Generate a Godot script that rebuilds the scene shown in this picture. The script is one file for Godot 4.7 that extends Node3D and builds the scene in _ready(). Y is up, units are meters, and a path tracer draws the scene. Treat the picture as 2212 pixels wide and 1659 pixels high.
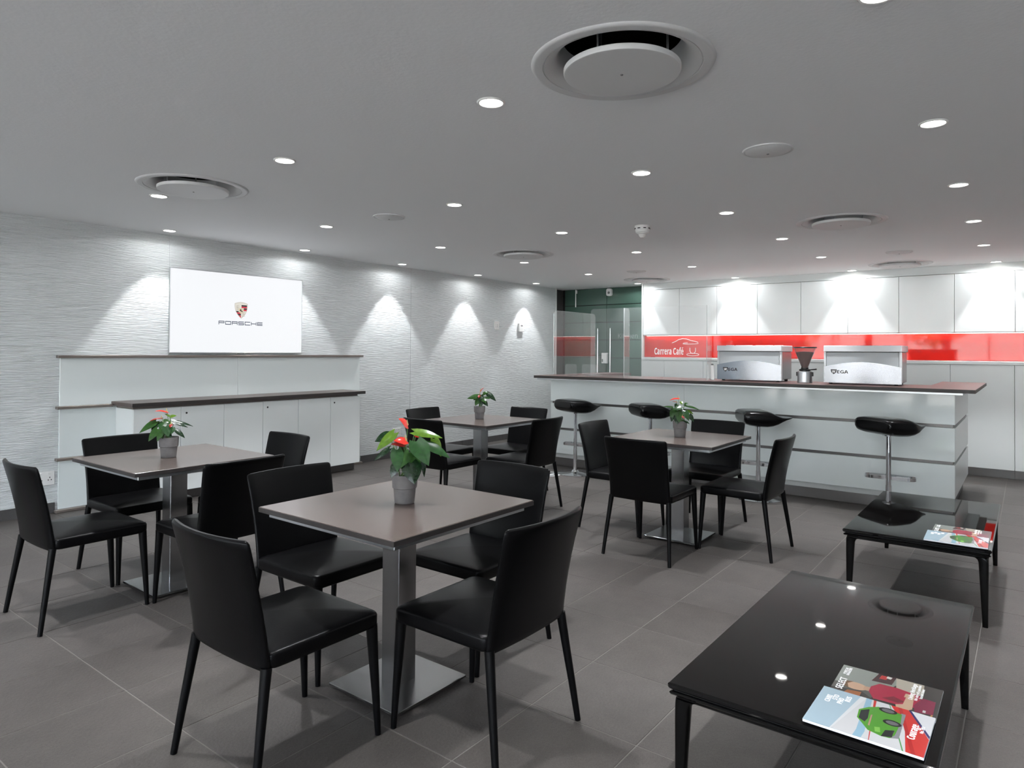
extends Node3D
# A dealership cafe: four table groups, sideboard wall with a screen, bar with stools, two black coffee tables.

const XL := -6.571      # face of the ribbed left wall
const H := 2.483        # ceiling
const ZB := -9.83       # face of the upper cabinets
const ZL := -9.30       # face of the lower cabinets
const ZG := -10.10      # green glass wall
const ZF := 5.5         # glazed front behind the camera
const XR := 4.6         # right wall
const EYE := Vector3(0, 1.392, 0)

var M := {}
var taken := {}
var rng := RandomNumberGenerator.new()
const ORD := ["first", "second", "third", "fourth", "fifth", "sixth", "seventh", "eighth", "ninth", "tenth"]

# ------------------------------------------------------------------ mesh building
class MB:
	var v := PackedVector3Array()
	var n := PackedVector3Array()
	var uv := PackedVector2Array()
	var idx := PackedInt32Array()
	var xf := Transform3D()

	func vert(p: Vector3, nn: Vector3, u := Vector2.ZERO) -> int:
		v.append(xf * p)
		n.append((xf.basis * nn).normalized())
		uv.append(u)
		return v.size() - 1

	# corners counter-clockwise seen from outside
	func poly(ps: Array, us: Array = []) -> void:
		var nn: Vector3 = (ps[1] - ps[0]).cross(ps[2] - ps[0])
		if nn.length() < 1e-12 and ps.size() > 3:
			nn = (ps[2] - ps[0]).cross(ps[3] - ps[0])
		nn = nn.normalized()
		var b := v.size()
		for i in ps.size():
			vert(ps[i], nn, us[i] if us.size() else Vector2.ZERO)
		for i in range(1, ps.size() - 1):
			idx.append_array([b, b + i + 1, b + i])

	func box(c: Vector3, s: Vector3, bev := 0.0) -> void:
		var h := s / 2.0
		bev = minf(bev, minf(h.x, minf(h.y, h.z)) * 0.98)
		if bev <= 0.0:
			for ax in 3:
				for sg in [-1.0, 1.0]:
					var a := Vector3.ZERO
					var p := Vector3.ZERO
					var q := Vector3.ZERO
					a[ax] = h[ax] * sg
					p[(ax + 1) % 3] = h[(ax + 1) % 3]
					q[(ax + 2) % 3] = h[(ax + 2) % 3] * sg
					poly([c + a - p - q, c + a + p - q, c + a + p + q, c + a - p + q])
			return
		var k := h - Vector3.ONE * bev
		for ax in 3:
			var a1 := (ax + 1) % 3
			var a2 := (ax + 2) % 3
			for sg in [-1.0, 1.0]:
				var a := Vector3.ZERO
				var p := Vector3.ZERO
				var q := Vector3.ZERO
				a[ax] = h[ax] * sg
				p[a1] = k[a1]
				q[a2] = k[a2] * sg
				poly([c + a - p - q, c + a + p - q, c + a + p + q, c + a - p + q])
			# the four edges that run along ax
			for s1 in [-1.0, 1.0]:
				for s2 in [-1.0, 1.0]:
					var e1 := Vector3.ZERO
					var e2 := Vector3.ZERO
					e1[a1] = h[a1] * s1
					e1[a2] = k[a2] * s2
					e2[a1] = k[a1] * s1
					e2[a2] = h[a2] * s2
					var d := Vector3.ZERO
					d[ax] = k[ax]
					poly(ordered(c, [c + e1 - d, c + e2 - d, c + e2 + d, c + e1 + d]))
		for sx in [-1.0, 1.0]:
			for sy in [-1.0, 1.0]:
				for sz in [-1.0, 1.0]:
					poly(ordered(c, [c + Vector3(h.x * sx, k.y * sy, k.z * sz), c + Vector3(k.x * sx, h.y * sy, k.z * sz), c + Vector3(k.x * sx, k.y * sy, h.z * sz)]))

	func ordered(c: Vector3, ps: Array) -> Array:
		var m := Vector3.ZERO
		for p in ps:
			m += p
		m /= ps.size()
		var nn: Vector3 = (ps[1] - ps[0]).cross(ps[2] - ps[0])
		if nn.dot(m - c) < 0:
			ps.reverse()
		return ps

	# rows of points, smooth normals; outside on the side of (along a row) x (row to row), or the other with flip
	func grid(rows: Array, wrap := false, flip := false) -> void:
		var R := rows.size()
		var C: int = rows[0].size()
		var nn := []
		for i in R:
			var l := []
			l.resize(C)
			l.fill(Vector3.ZERO)
			nn.append(l)
		var cc := C if wrap else C - 1
		for i in R - 1:
			for j in cc:
				var j2 := (j + 1) % C
				var a: Vector3 = rows[i][j]
				var b: Vector3 = rows[i][j2]
				var c: Vector3 = rows[i + 1][j2]
				var d: Vector3 = rows[i + 1][j]
				var f := (c - a).cross(d - b)
				if flip:
					f = -f
				nn[i][j] += f
				nn[i][j2] += f
				nn[i + 1][j2] += f
				nn[i + 1][j] += f
		var base := v.size()
		for i in R:
			for j in C:
				vert(rows[i][j], nn[i][j].normalized() if nn[i][j].length() > 1e-14 else Vector3.UP, Vector2(float(j) / maxf(1, C - 1), float(i) / maxf(1, R - 1)))
		for i in R - 1:
			for j in cc:
				var j2 := (j + 1) % C
				var a := base + i * C + j
				var b := base + i * C + j2
				var c := base + (i + 1) * C + j2
				var d := base + (i + 1) * C + j
				if flip:
					idx.append_array([a, b, c, a, c, d])
				else:
					idx.append_array([a, c, b, a, d, c])

	# profile of (radius, height) from bottom to top on the outside; sharp corners stay sharp
	func lathe(prof: Array, seg := 24, sharp := 35.0) -> void:
		var run := [prof[0]]
		for i in range(1, prof.size()):
			run.append(prof[i])
			var cut := i == prof.size() - 1
			if not cut:
				var d1: Vector2 = (prof[i] - prof[i - 1]).normalized()
				var d2: Vector2 = (prof[i + 1] - prof[i]).normalized()
				cut = absf(rad_to_deg(d1.angle_to(d2))) > sharp
			if cut:
				var rows := []
				for q in run:
					var l := []
					for k in seg:
						var a := TAU * k / seg
						l.append(Vector3(cos(a) * q.x, q.y, sin(a) * q.x))
					rows.append(l)
				grid(rows, true, true)
				run = [prof[i]]

	func frame(d: Vector3) -> Array:
		d = d.normalized()
		var s := Vector3.UP if absf(d.y) < 0.9 else Vector3.RIGHT
		var a := s.cross(d).normalized()
		return [a, d.cross(a).normalized()]

	func tube(path: Array, radii, seg := 10, caps := true, closed := false) -> void:
		var rows := []
		var N := path.size()
		var prev := Vector3.ZERO
		for i in N:
			var d: Vector3
			if closed:
				d = path[(i + 1) % N] - path[(i + N - 1) % N]
			else:
				d = path[mini(i + 1, N - 1)] - path[maxi(i - 1, 0)]
			d = d.normalized()
			var fr: Array
			if i == 0:
				fr = frame(d)
			else:
				var a := prev - d * prev.dot(d)
				a = a.normalized() if a.length() > 1e-6 else frame(d)[0]
				fr = [a, d.cross(a).normalized()]
			prev = fr[0]
			var r: float = radii[i] if radii is Array else radii
			var l := []
			for k in seg:
				var an := TAU * k / seg
				l.append(path[i] + fr[0] * cos(an) * r + fr[1] * sin(an) * r)
			rows.append(l)
		if closed:
			rows.append(rows[0])
		grid(rows, true, false)
		if caps and not closed:
			var first: Array = rows[0].duplicate()
			first.reverse()
			poly(first)
			poly(rows[N - 1])

	# outline (x, y) counter-clockwise, pushed from z0 to z1 (z1 > z0)
	func prism(pts: PackedVector2Array, z0: float, z1: float) -> void:
		if Geometry2D.is_polygon_clockwise(pts):
			pts = pts.duplicate()
			pts.reverse()
		var t := Geometry2D.triangulate_polygon(pts)
		var b := v.size()
		for p in pts:
			vert(Vector3(p.x, p.y, z1), Vector3(0, 0, 1), p)
		for i in range(0, t.size(), 3):
			add_ccw(b + t[i], b + t[i + 1], b + t[i + 2], pts[t[i]], pts[t[i + 1]], pts[t[i + 2]], false)
		b = v.size()
		for p in pts:
			vert(Vector3(p.x, p.y, z0), Vector3(0, 0, -1), p)
		for i in range(0, t.size(), 3):
			add_ccw(b + t[i], b + t[i + 1], b + t[i + 2], pts[t[i]], pts[t[i + 1]], pts[t[i + 2]], true)
		for i in pts.size():
			var p := pts[i]
			var q := pts[(i + 1) % pts.size()]
			poly([Vector3(p.x, p.y, z0), Vector3(q.x, q.y, z0), Vector3(q.x, q.y, z1), Vector3(p.x, p.y, z1)])

	func add_ccw(i: int, j: int, k: int, a: Vector2, b: Vector2, c: Vector2, back: bool) -> void:
		var up := (b - a).cross(c - a) > 0
		if up != back:
			idx.append_array([i, k, j])
		else:
			idx.append_array([i, j, k])

	# rings of points round y, from bottom to top, with flat ends
	func loft(rings: Array, cap_low := true, cap_high := true) -> void:
		grid(rings, true, true)
		if cap_low:
			poly(rings[0])
		if cap_high:
			var l: Array = rings[-1].duplicate()
			l.reverse()
			poly(l)

	func mesh() -> ArrayMesh:
		var a := []
		a.resize(Mesh.ARRAY_MAX)
		a[Mesh.ARRAY_VERTEX] = v
		a[Mesh.ARRAY_NORMAL] = n
		a[Mesh.ARRAY_TEX_UV] = uv
		a[Mesh.ARRAY_INDEX] = idx
		var m := ArrayMesh.new()
		m.add_surface_from_arrays(Mesh.PRIMITIVE_TRIANGLES, a)
		return m


func numbered(called: String) -> String:
	var k: int = taken.get(called, 0)
	taken[called] = k + 1
	return called if k == 0 else "%s_%03d" % [called, k]


func part(called: String, mb: MB, mat: Material, parent: Node3D, at := Vector3.ZERO) -> MeshInstance3D:
	var o := MeshInstance3D.new()
	o.name = called if parent != self else numbered(called)
	o.mesh = mb.mesh()
	o.material_override = mat
	o.position = at
	parent.add_child(o, true)
	return o


func share(called: String, m: Mesh, mat: Material, parent: Node3D, at := Vector3.ZERO) -> MeshInstance3D:
	var o := MeshInstance3D.new()
	o.name = called if parent != self else numbered(called)
	o.mesh = m
	o.material_override = mat
	o.position = at
	parent.add_child(o, true)
	return o


func bx(c: Vector3, s: Vector3, bev := 0.0) -> MB:
	var m := MB.new()
	m.box(c, s, bev)
	return m


func thing(called: String, label: String, category: String, at := Vector3.ZERO, turn := 0.0, group := "") -> Node3D:
	var o := Node3D.new()
	o.name = numbered(called)
	add_child(o)
	o.position = at
	o.rotation.y = turn
	tag(o, label, category, group)
	return o


func tag(o: Node3D, label: String, category: String, group := "", kind := "") -> Node3D:
	if label:
		o.set_meta("label", label)
	if category:
		o.set_meta("category", category)
	if group:
		o.set_meta("group", group)
	if kind:
		o.set_meta("kind", kind)
	return o


func struct(called: String, mb: MB, mat: Material, at := Vector3.ZERO) -> MeshInstance3D:
	var o := part(called, mb, mat, self, at)
	o.set_meta("kind", "structure")
	return o


func dup(root: Node3D, called: String, label: String, at: Vector3, turn: float) -> Node3D:
	var r: Node3D = root.duplicate()
	r.name = numbered(called)
	add_child(r)
	r.position = at
	r.rotation.y = turn
	r.set_meta("label", label)
	return r


# ------------------------------------------------------------------ materials
func srgb(r: float, g: float, b: float) -> Color:
	return Color(r / 255.0, g / 255.0, b / 255.0)


func mat(called: String, c: Color, rough := 0.5, metal := 0.0) -> StandardMaterial3D:
	var m := StandardMaterial3D.new()
	m.resource_name = called
	m.albedo_color = c
	m.roughness = rough
	m.metallic = metal
	M[called] = m
	return m


func noise_tex(seed_: int, freq: float, size := 512, oct := 4, lo := 0.0, hi := 1.0, kind := FastNoiseLite.TYPE_SIMPLEX_SMOOTH) -> ImageTexture:
	var f := FastNoiseLite.new()
	f.seed = seed_
	f.noise_type = kind
	f.frequency = freq
	f.fractal_octaves = oct
	var im := f.get_seamless_image(size, size)
	im.convert(Image.FORMAT_RGBA8)
	if lo != 0.0 or hi != 1.0:
		var d := im.get_data()
		for i in range(0, d.size(), 4):
			for k in 3:
				d[i + k] = int(255.0 * lerpf(lo, hi, d[i + k] / 255.0))
		im = Image.create_from_data(size, size, false, Image.FORMAT_RGBA8, d)
	return ImageTexture.create_from_image(im)


func speckle_tex(seed_: int, size: int, base: float, amp: float, blotch: float) -> ImageTexture:
	var r := RandomNumberGenerator.new()
	r.seed = seed_
	var f := FastNoiseLite.new()
	f.seed = seed_
	f.frequency = 0.012
	f.fractal_octaves = 4
	var low := f.get_seamless_image(size, size).get_data()
	var d := PackedByteArray()
	d.resize(size * size * 4)
	for i in size * size:
		var q := base + (low[i] / 255.0 - 0.5) * blotch + (r.randf() - 0.5) * amp
		if r.randf() < 0.012:
			q += r.randf_range(0.05, 0.22)
		elif r.randf() < 0.02:
			q -= r.randf_range(0.05, 0.2)
		var b := int(clampf(q, 0, 1) * 255.0)
		d[i * 4] = b
		d[i * 4 + 1] = b
		d[i * 4 + 2] = b
		d[i * 4 + 3] = 255
	return ImageTexture.create_from_image(Image.create_from_data(size, size, false, Image.FORMAT_RGBA8, d))


func tri(m: StandardMaterial3D, scale: Vector3, world := true) -> void:
	m.uv1_triplanar = true
	m.uv1_world_triplanar = world
	m.uv1_scale = scale
	m.uv1_triplanar_sharpness = 8.0


func materials() -> void:
	var m := mat("ceiling_paint", srgb(240, 242, 243), 0.85)
	m.heightmap_enabled = true
	m.heightmap_texture = noise_tex(3, 0.05, 512, 3)
	m.heightmap_scale = 0.05
	tri(m, Vector3.ONE * 1.6)
	m = mat("white_paint", srgb(226, 229, 230), 0.7)
	# ribbed vinyl: fine horizontal ridges
	m = mat("ribbed_vinyl", srgb(226, 230, 231), 0.62)
	m.heightmap_enabled = true
	m.heightmap_texture = noise_tex(11, 0.07, 1024, 2)
	m.heightmap_scale = 0.9
	tri(m, Vector3(0.06, 1.7, 0.06))
	m = mat("grout", srgb(116, 112, 108), 0.9)
	var sp := speckle_tex(5, 512, 0.88, 0.16, 0.07)
	var fine := noise_tex(8, 0.09, 512, 4)
	for k in 3:
		m = mat("floor_tile_%d" % k, [srgb(92, 87, 84), srgb(90, 85, 82), srgb(95, 90, 87)][k], 0.5)
		m.albedo_texture = sp
		m.heightmap_enabled = true
		m.heightmap_texture = fine
		m.heightmap_scale = 0.07
		m.metallic_specular = 0.4
		tri(m, Vector3.ONE * (0.9 + 0.13 * k))
		m.uv1_offset = Vector3(0.31 * k, 0.17 * k, 0.53 * k)
	m = mat("baseboard_tile", srgb(92, 90, 90), 0.5)
	m.albedo_texture = sp
	tri(m, Vector3.ONE * 1.1)
	# leather
	m = mat("black_leather", srgb(8, 8, 9), 0.3)
	m.heightmap_enabled = true
	m.heightmap_texture = noise_tex(21, 0.12, 512, 3, 0.0, 1.0, FastNoiseLite.TYPE_CELLULAR)
	m.heightmap_scale = 0.02
	m.metallic_specular = 0.26
	tri(m, Vector3.ONE * 5.0, false)
	m = mat("stool_leather", srgb(8, 8, 9), 0.2)
	m.metallic_specular = 0.34
	# laminate with a faint straight grain
	m = mat("table_laminate", srgb(102, 90, 85), 0.23)
	m.albedo_texture = noise_tex(31, 0.03, 512, 4, 0.8, 1.0)
	tri(m, Vector3(0.6, 6.0, 9.0))
	m = mat("dark_laminate", srgb(104, 92, 89), 0.38)
	m.albedo_texture = M.table_laminate.albedo_texture
	tri(m, Vector3(0.6, 6.0, 9.0))
	m = mat("laminate_edge", srgb(50, 46, 45), 0.5)
	m = mat("bar_laminate", srgb(94, 70, 66), 0.36)
	m.albedo_texture = M.table_laminate.albedo_texture
	tri(m, Vector3(0.6, 6.0, 9.0))
	# metals
	m = mat("brushed_steel", srgb(152, 152, 153), 0.26, 1.0)
	mat("satin_aluminium", srgb(205, 208, 210), 0.38, 1.0)
	mat("kick_steel", srgb(112, 110, 109), 0.4, 1.0)
	mat("polished_steel", srgb(112, 115, 119), 0.12, 1.0)
	mat("rail_enamel", srgb(206, 209, 211), 0.3)
	mat("chrome", srgb(225, 226, 228), 0.06, 1.0)
	mat("grey_enamel", srgb(176, 181, 184), 0.5)
	mat("taupe_metal", srgb(122, 114, 108), 0.42, 0.3)
	mat("dark_metal", srgb(58, 57, 57), 0.4, 0.6)
	# lacquers and glass
	m = mat("white_lacquer", srgb(228, 232, 231), 0.28)
	m = mat("white_glass", srgb(226, 233, 232), 0.06)
	m = mat("panel_core", srgb(196, 200, 199), 0.5)
	m = mat("black_gloss", srgb(10, 9, 9), 0.025)
	m.metallic_specular = 0.43
	m = mat("black_leg", srgb(7, 7, 7), 0.2)
	m.metallic_specular = 0.35
	m = mat("red_glass", srgb(206, 34, 26), 0.04)
	m = mat("green_glass", srgb(66, 90, 80), 0.09)
	m = mat("dark_panel", srgb(72, 69, 69), 0.35)
	m = mat("joint_black", srgb(18, 18, 18), 0.8)
	m = mat("white_plastic", srgb(232, 232, 230), 0.4)
	m = mat("grey_plastic", srgb(120, 121, 121), 0.5)
	m = mat("black_plastic", srgb(14, 14, 14), 0.35)
	m = mat("bezel", srgb(40, 41, 43), 0.3)
	m = mat("diffuser_paint", srgb(216, 217, 217), 0.5)
	m = mat("plenum_black", srgb(8, 8, 8), 0.9)
	m = mat("acrylic", Color(0.96, 0.98, 0.98, 0.035), 0.02)
	m.transparency = BaseMaterial3D.TRANSPARENCY_ALPHA
	m = mat("acrylic_edge", Color(0.9, 0.93, 0.93, 0.45), 0.4)
	m.transparency = BaseMaterial3D.TRANSPARENCY_ALPHA
	m = mat("window_glass", Color(0.97, 0.99, 0.98, 0.03), 0.01)
	m.transparency = BaseMaterial3D.TRANSPARENCY_ALPHA
	m = mat("hopper_plastic", Color(0.8, 0.7, 0.68, 0.25), 0.08)
	m.transparency = BaseMaterial3D.TRANSPARENCY_ALPHA
	m = mat("coffee_bean", srgb(36, 22, 18), 0.6)
	# lamps
	m = mat("lamp_glow", srgb(255, 252, 246), 0.5)
	m.emission_enabled = true
	m.emission = Color(1.0, 0.985, 0.96)
	m.emission_energy_multiplier = 16.0
	m = mat("strip_glow", srgb(255, 252, 246), 0.5)
	m.emission_enabled = true
	m.emission = Color(1.0, 0.97, 0.94)
	m.emission_energy_multiplier = 4.0
	# plants
	m = mat("pot_grey", srgb(118, 115, 114), 0.75)
	m.albedo_texture = speckle_tex(9, 256, 0.92, 0.08, 0.12)
	tri(m, Vector3.ONE * 6.0, false)
	mat("soil", srgb(44, 34, 27), 0.95)
	for k in 4:
		m = mat("leaf_%d" % k, [srgb(46, 86, 32), srgb(24, 54, 26), srgb(98, 134, 40), srgb(46, 84, 44)][k], 0.24)
		m.albedo_texture = noise_tex(60 + k, 0.02, 256, 3, 0.78, 1.0)
		tri(m, Vector3.ONE * 9.0, false)
		m.backlight_enabled = true
		m.backlight = Color(0.12, 0.2, 0.05)
	mat("stalk", srgb(86, 124, 58), 0.45)
	mat("spathe_red", srgb(214, 52, 40), 0.25)
	mat("spathe_dark", srgb(150, 40, 34), 0.3)
	mat("spadix", srgb(206, 190, 120), 0.5)
	mat("ink_white", srgb(244, 244, 244), 0.5)
	mat("ink_grey", srgb(112, 124, 118), 0.5)
	mat("ink_black", srgb(30, 28, 30), 0.5)
	mat("ink_red", srgb(190, 40, 50), 0.5)
	mat("paper_edge", srgb(236, 238, 242), 0.6)
	mat("bark", srgb(92, 76, 60), 0.9)
	mat("tree_leaf", srgb(92, 116, 62), 0.6)
	mat("hedge_leaf", srgb(70, 98, 52), 0.6)
	mat("paving", srgb(176, 168, 156), 0.9)
	mat("pale_render", srgb(206, 202, 196), 0.9)
	mat("window_frame", srgb(70, 72, 76), 0.4)


# ------------------------------------------------------------------ start
func _ready() -> void:
	rng.seed = 7
	camera_and_light()
	materials()
	shell()
	lamps()
	ceiling_fittings()
	sideboard_wall()
	bar()
	back_cabinets()
	kitchen_wall()
	tables_and_chairs()
	stools()
	coffee_tables()
	plants()
	outside()


func camera_and_light() -> void:
	var f := 1455.9
	var cam := Camera3D.new()
	cam.name = "camera"
	cam.projection = Camera3D.PROJECTION_FRUSTUM
	cam.near = 0.05
	cam.far = 200.0
	cam.size = cam.near * 1659.0 / f
	cam.frustum_offset = Vector2((1106.0 - 1119.2) / f, (740.9 - 829.5) / f) * cam.near
	cam.position = EYE
	cam.rotation_degrees = Vector3(0.68, 37.18, 0.39)
	add_child(cam)
	cam.current = true
	var e := Environment.new()
	e.background_mode = Environment.BG_SKY
	var sky := Sky.new()
	var sm := ProceduralSkyMaterial.new()
	sm.sky_top_color = srgb(205, 222, 246)
	sm.sky_horizon_color = srgb(236, 241, 248)
	sm.ground_horizon_color = srgb(190, 190, 186)
	sm.ground_bottom_color = srgb(120, 116, 110)
	sm.sky_energy_multiplier = 1.0
	sky.sky_material = sm
	e.sky = sky
	e.background_energy_multiplier = 18.0
	e.tonemap_mode = Environment.TONE_MAPPER_LINEAR
	e.tonemap_exposure = 1.0
	e.sdfgi_enabled = true
	e.ssao_enabled = true
	e.ssil_enabled = true
	var sun := DirectionalLight3D.new()
	sun.name = "sun"
	sun.light_energy = 6.0
	sun.light_color = Color(1.0, 0.96, 0.9)
	sun.light_angular_distance = 0.5
	sun.rotation_degrees = Vector3(-58, 165, 0)      # from behind the building, on to the yard beyond the windows
	sun.shadow_enabled = true
	add_child(sun)
	var w := WorldEnvironment.new()
	w.name = "world"
	w.environment = e
	add_child(w)


# ------------------------------------------------------------------ shell
func tile_seen(x: float, z: float) -> bool:
	var a := rad_to_deg(atan2(-x, -z))   # angle left of -z
	return z < 0.6 and a > -6.0 and a < 80.0 and Vector2(x, z).length() > 1.2


func shell() -> void:
	var fl := struct("floor", bx(Vector3((XL + XR) / 2 - 0.1, -0.1019, (ZG + ZF) / 2), Vector3(XR - XL + 0.8, 0.2, ZF - ZG + 0.8)), M.grout)
	fl.set_meta("label", "dark grey stone tiled floor of the cafe")
	var px := 0.4555
	var pz := 0.4655
	var cells := []
	var i0 := int(ceil((-1.565 - XL) / px))
	for i in range(-i0, 15):
		for j in range(-15, 20):
			var x0 := maxf(-1.565 + i * px, XL - 0.02)
			var x1 := minf(-1.565 + (i + 1) * px, XR)
			var z1 := minf(-1.24 - j * pz, ZF)
			var z0 := maxf(-1.24 - (j + 1) * pz, ZG)
			if x1 - x0 < 0.02 or z1 - z0 < 0.02:
				continue
			cells.append([x0, x1, z0, z1, i, j])
	cells.sort_custom(func(a, b): return tile_rank(a) < tile_rank(b))
	var whole := []
	for k in 3:
		whole.append(bx(Vector3.ZERO, Vector3(px - 0.0045, 0.012, pz - 0.0045), 0.0012).mesh())
	var rest := MB.new()
	for q in cells.size():
		var c: Array = cells[q]
		var s := Vector3(c[1] - c[0] - 0.0045, 0.012, c[3] - c[2] - 0.0045)
		var at := Vector3((c[0] + c[1]) / 2, -0.006, (c[2] + c[3]) / 2)
		var k: int = absi(c[4] * 7 + c[5] * 13 + (c[4] * c[5]) % 5) % 3
		if q < 295:
			if absf(s.x - px + 0.0045) < 0.001 and absf(s.z - pz + 0.0045) < 0.001:
				share("tile", whole[k], M["floor_tile_%d" % k], fl, at - fl.position)
			else:
				part("tile", bx(Vector3.ZERO, s, 0.0012), M["floor_tile_%d" % k], fl, at - fl.position)
		else:
			rest.box(at, s, 0.0)
	var r := part("far_tiles", rest, M.floor_tile_0, fl)
	r.set_meta("kind", "stuff")

	# ceiling with round openings for the air diffusers
	var c := CSGBox3D.new()
	c.name = "ceiling"
	c.size = Vector3(XR - XL + 0.6, 0.16, ZF - ZG + 0.6)
	c.position = Vector3((XL + XR) / 2 - 0.05, H + 0.08, (ZG + ZF) / 2)
	c.material = M.ceiling_paint
	c.set_meta("kind", "structure")
	for d in DIFF:
		var h := CSGCylinder3D.new()
		h.name = "diffuser_opening"
		h.operation = CSGShape3D.OPERATION_SUBTRACTION
		h.radius = 0.31
		h.height = 0.4
		h.sides = 48
		h.position = Vector3(d.x, H, d.y) - c.position
		h.material = M.ceiling_paint
		c.add_child(h, true)
	add_child(c)

	# left wall, three widths of ribbed vinyl on a plain wall
	var wl := struct("wall_left", bx(Vector3(XL - 0.09, H / 2, (ZF - 9.74) / 2), Vector3(0.16, H + 0.1, ZF + 9.74 + 0.1)), M.white_paint)
	for s in [[ZF, -3.12], [-3.12, -6.29], [-6.29, -9.739]]:
		var len_: float = s[0] - s[1] - 0.003
		part("vinyl_sheet", bx(Vector3(XL - 0.006, H / 2, (s[0] + s[1]) / 2), Vector3(0.012, H, len_), 0.001), M.ribbed_vinyl, wl)
	part("corner_bead", bx(Vector3(XL - 0.012, H / 2, -9.744), Vector3(0.03, H, 0.01), 0.002), M.white_plastic, wl)
	var bb := struct("baseboard_left", bx(Vector3(XL + 0.004, 0.042, -7.6), Vector3(0.008, 0.084, 4.27)), M.joint_black)
	part("baseboard_backing", bx(Vector3(XL + 0.004, 0.042, 1.65), Vector3(0.008, 0.084, 7.68)), M.joint_black, bb)
	var segs := []
	var z := ZF
	while z > -2.18:
		segs.append([z, maxf(z - pz, -2.19)])
		z -= pz
	z = -5.46
	while z > -9.72:
		segs.append([z, maxf(z - pz, -9.735)])
		z -= pz
	for s in segs:
		if s[0] - s[1] > 0.02:
			part("baseboard_tile", bx(Vector3(XL + 0.009, 0.0435, (s[0] + s[1]) / 2), Vector3(0.014, 0.087, s[0] - s[1] - 0.003), 0.001), M.baseboard_tile, bb)

	struct("wall_back", bx(Vector3((XR - 4.9) / 2, H / 2, -10.3), Vector3(XR + 5.1, H + 0.1, 0.16)), M.white_paint)
	struct("wall_right", bx(Vector3(XR + 0.08, H / 2, (ZG + ZF) / 2), Vector3(0.16, H + 0.1, ZF - ZG + 0.5)), M.white_paint)

	# glazed front out of view behind the camera, sized and placed to daylight the room
	var wf := struct("wall_front", bx(Vector3((XL + XR) / 2, 2.45, ZF + 0.08), Vector3(XR - XL + 0.4, 0.12, 0.16)), M.white_paint)
	part("sill_wall", bx(Vector3((XL + XR) / 2, 0.05, ZF + 0.08), Vector3(XR - XL + 0.4, 0.1, 0.16)), M.white_paint, wf)
	var bays := 5
	var w := (XR - XL) / bays
	for i in bays + 1:
		part("pier", bx(Vector3(XL + i * w, 1.245, ZF + 0.08), Vector3(0.14, 2.3, 0.16)), M.white_paint, wf)
	for i in bays:
		var xm := XL + (i + 0.5) * w
		var o := struct("window_%d" % (i + 1), bx(Vector3(0, 0, 0), Vector3(w - 0.14, 2.29, 0.008)), M.window_glass, Vector3(xm, 1.245, ZF + 0.09))
		for sg in [-1.0, 1.0]:
			part("frame_rail", bx(Vector3(0, sg * 1.12, 0), Vector3(w - 0.14, 0.05, 0.06), 0.004), M.window_frame, o)
			part("frame_stile", bx(Vector3(sg * (w / 2 - 0.095), 0, 0), Vector3(0.05, 2.29, 0.06), 0.004), M.window_frame, o)
		part("mullion", bx(Vector3(0, 0, 0), Vector3(0.05, 2.2, 0.06), 0.004), M.window_frame, o)


func tile_rank(c: Array) -> float:
	var x: float = (c[0] + c[1]) / 2
	var z: float = (c[2] + c[3]) / 2
	return Vector2(x, z).length() + (0.0 if tile_seen(x, z) else 100.0)


const DIFF := [Vector2(-1.235, -2.27), Vector2(-4.48, -2.28), Vector2(-1.24, -6.04), Vector2(-4.53, -6.06), Vector2(-1.25, -9.32), Vector2(-4.6, -9.27)]


# ------------------------------------------------------------------ lamps
func lamp_row() -> Array:
	var out := []
	var cols := [-4.95, -3.42, -1.88, -0.36, 1.17]  # last column stands out of view and lights the floor at right
	var colname := ["second", "third", "fourth", "fifth", "sixth", "seventh"]
	var rows := [2.1, 0.65, -0.8, -2.27, -3.71, -5.16, -6.64, -8.16]  # rows nearest the windows are out of view, placed to light the near part
	for i in cols.size():
		for j in rows.size():
			out.append([Vector3(cols[i], H, rows[j]), "small round white downlight, %s row from the left wall, %s from the window front" % [colname[i], ORD[j]], 0])
	var zs := [-3.0, -4.46, -5.9, -7.37, -8.81]
	for j in zs.size():
		out.append([Vector3(-6.325, H, zs[j]), "downlight washing the ribbed left wall, %s from the camera end" % ORD[j], 1])
	var xs := [-4.98, -3.41, -1.86, -0.31, 1.22]
	for j in xs.size():
		out.append([Vector3(xs[j], H, -9.715), "downlight grazing the upper cabinets, %s from the left" % ORD[j], 2])
	return out


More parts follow.
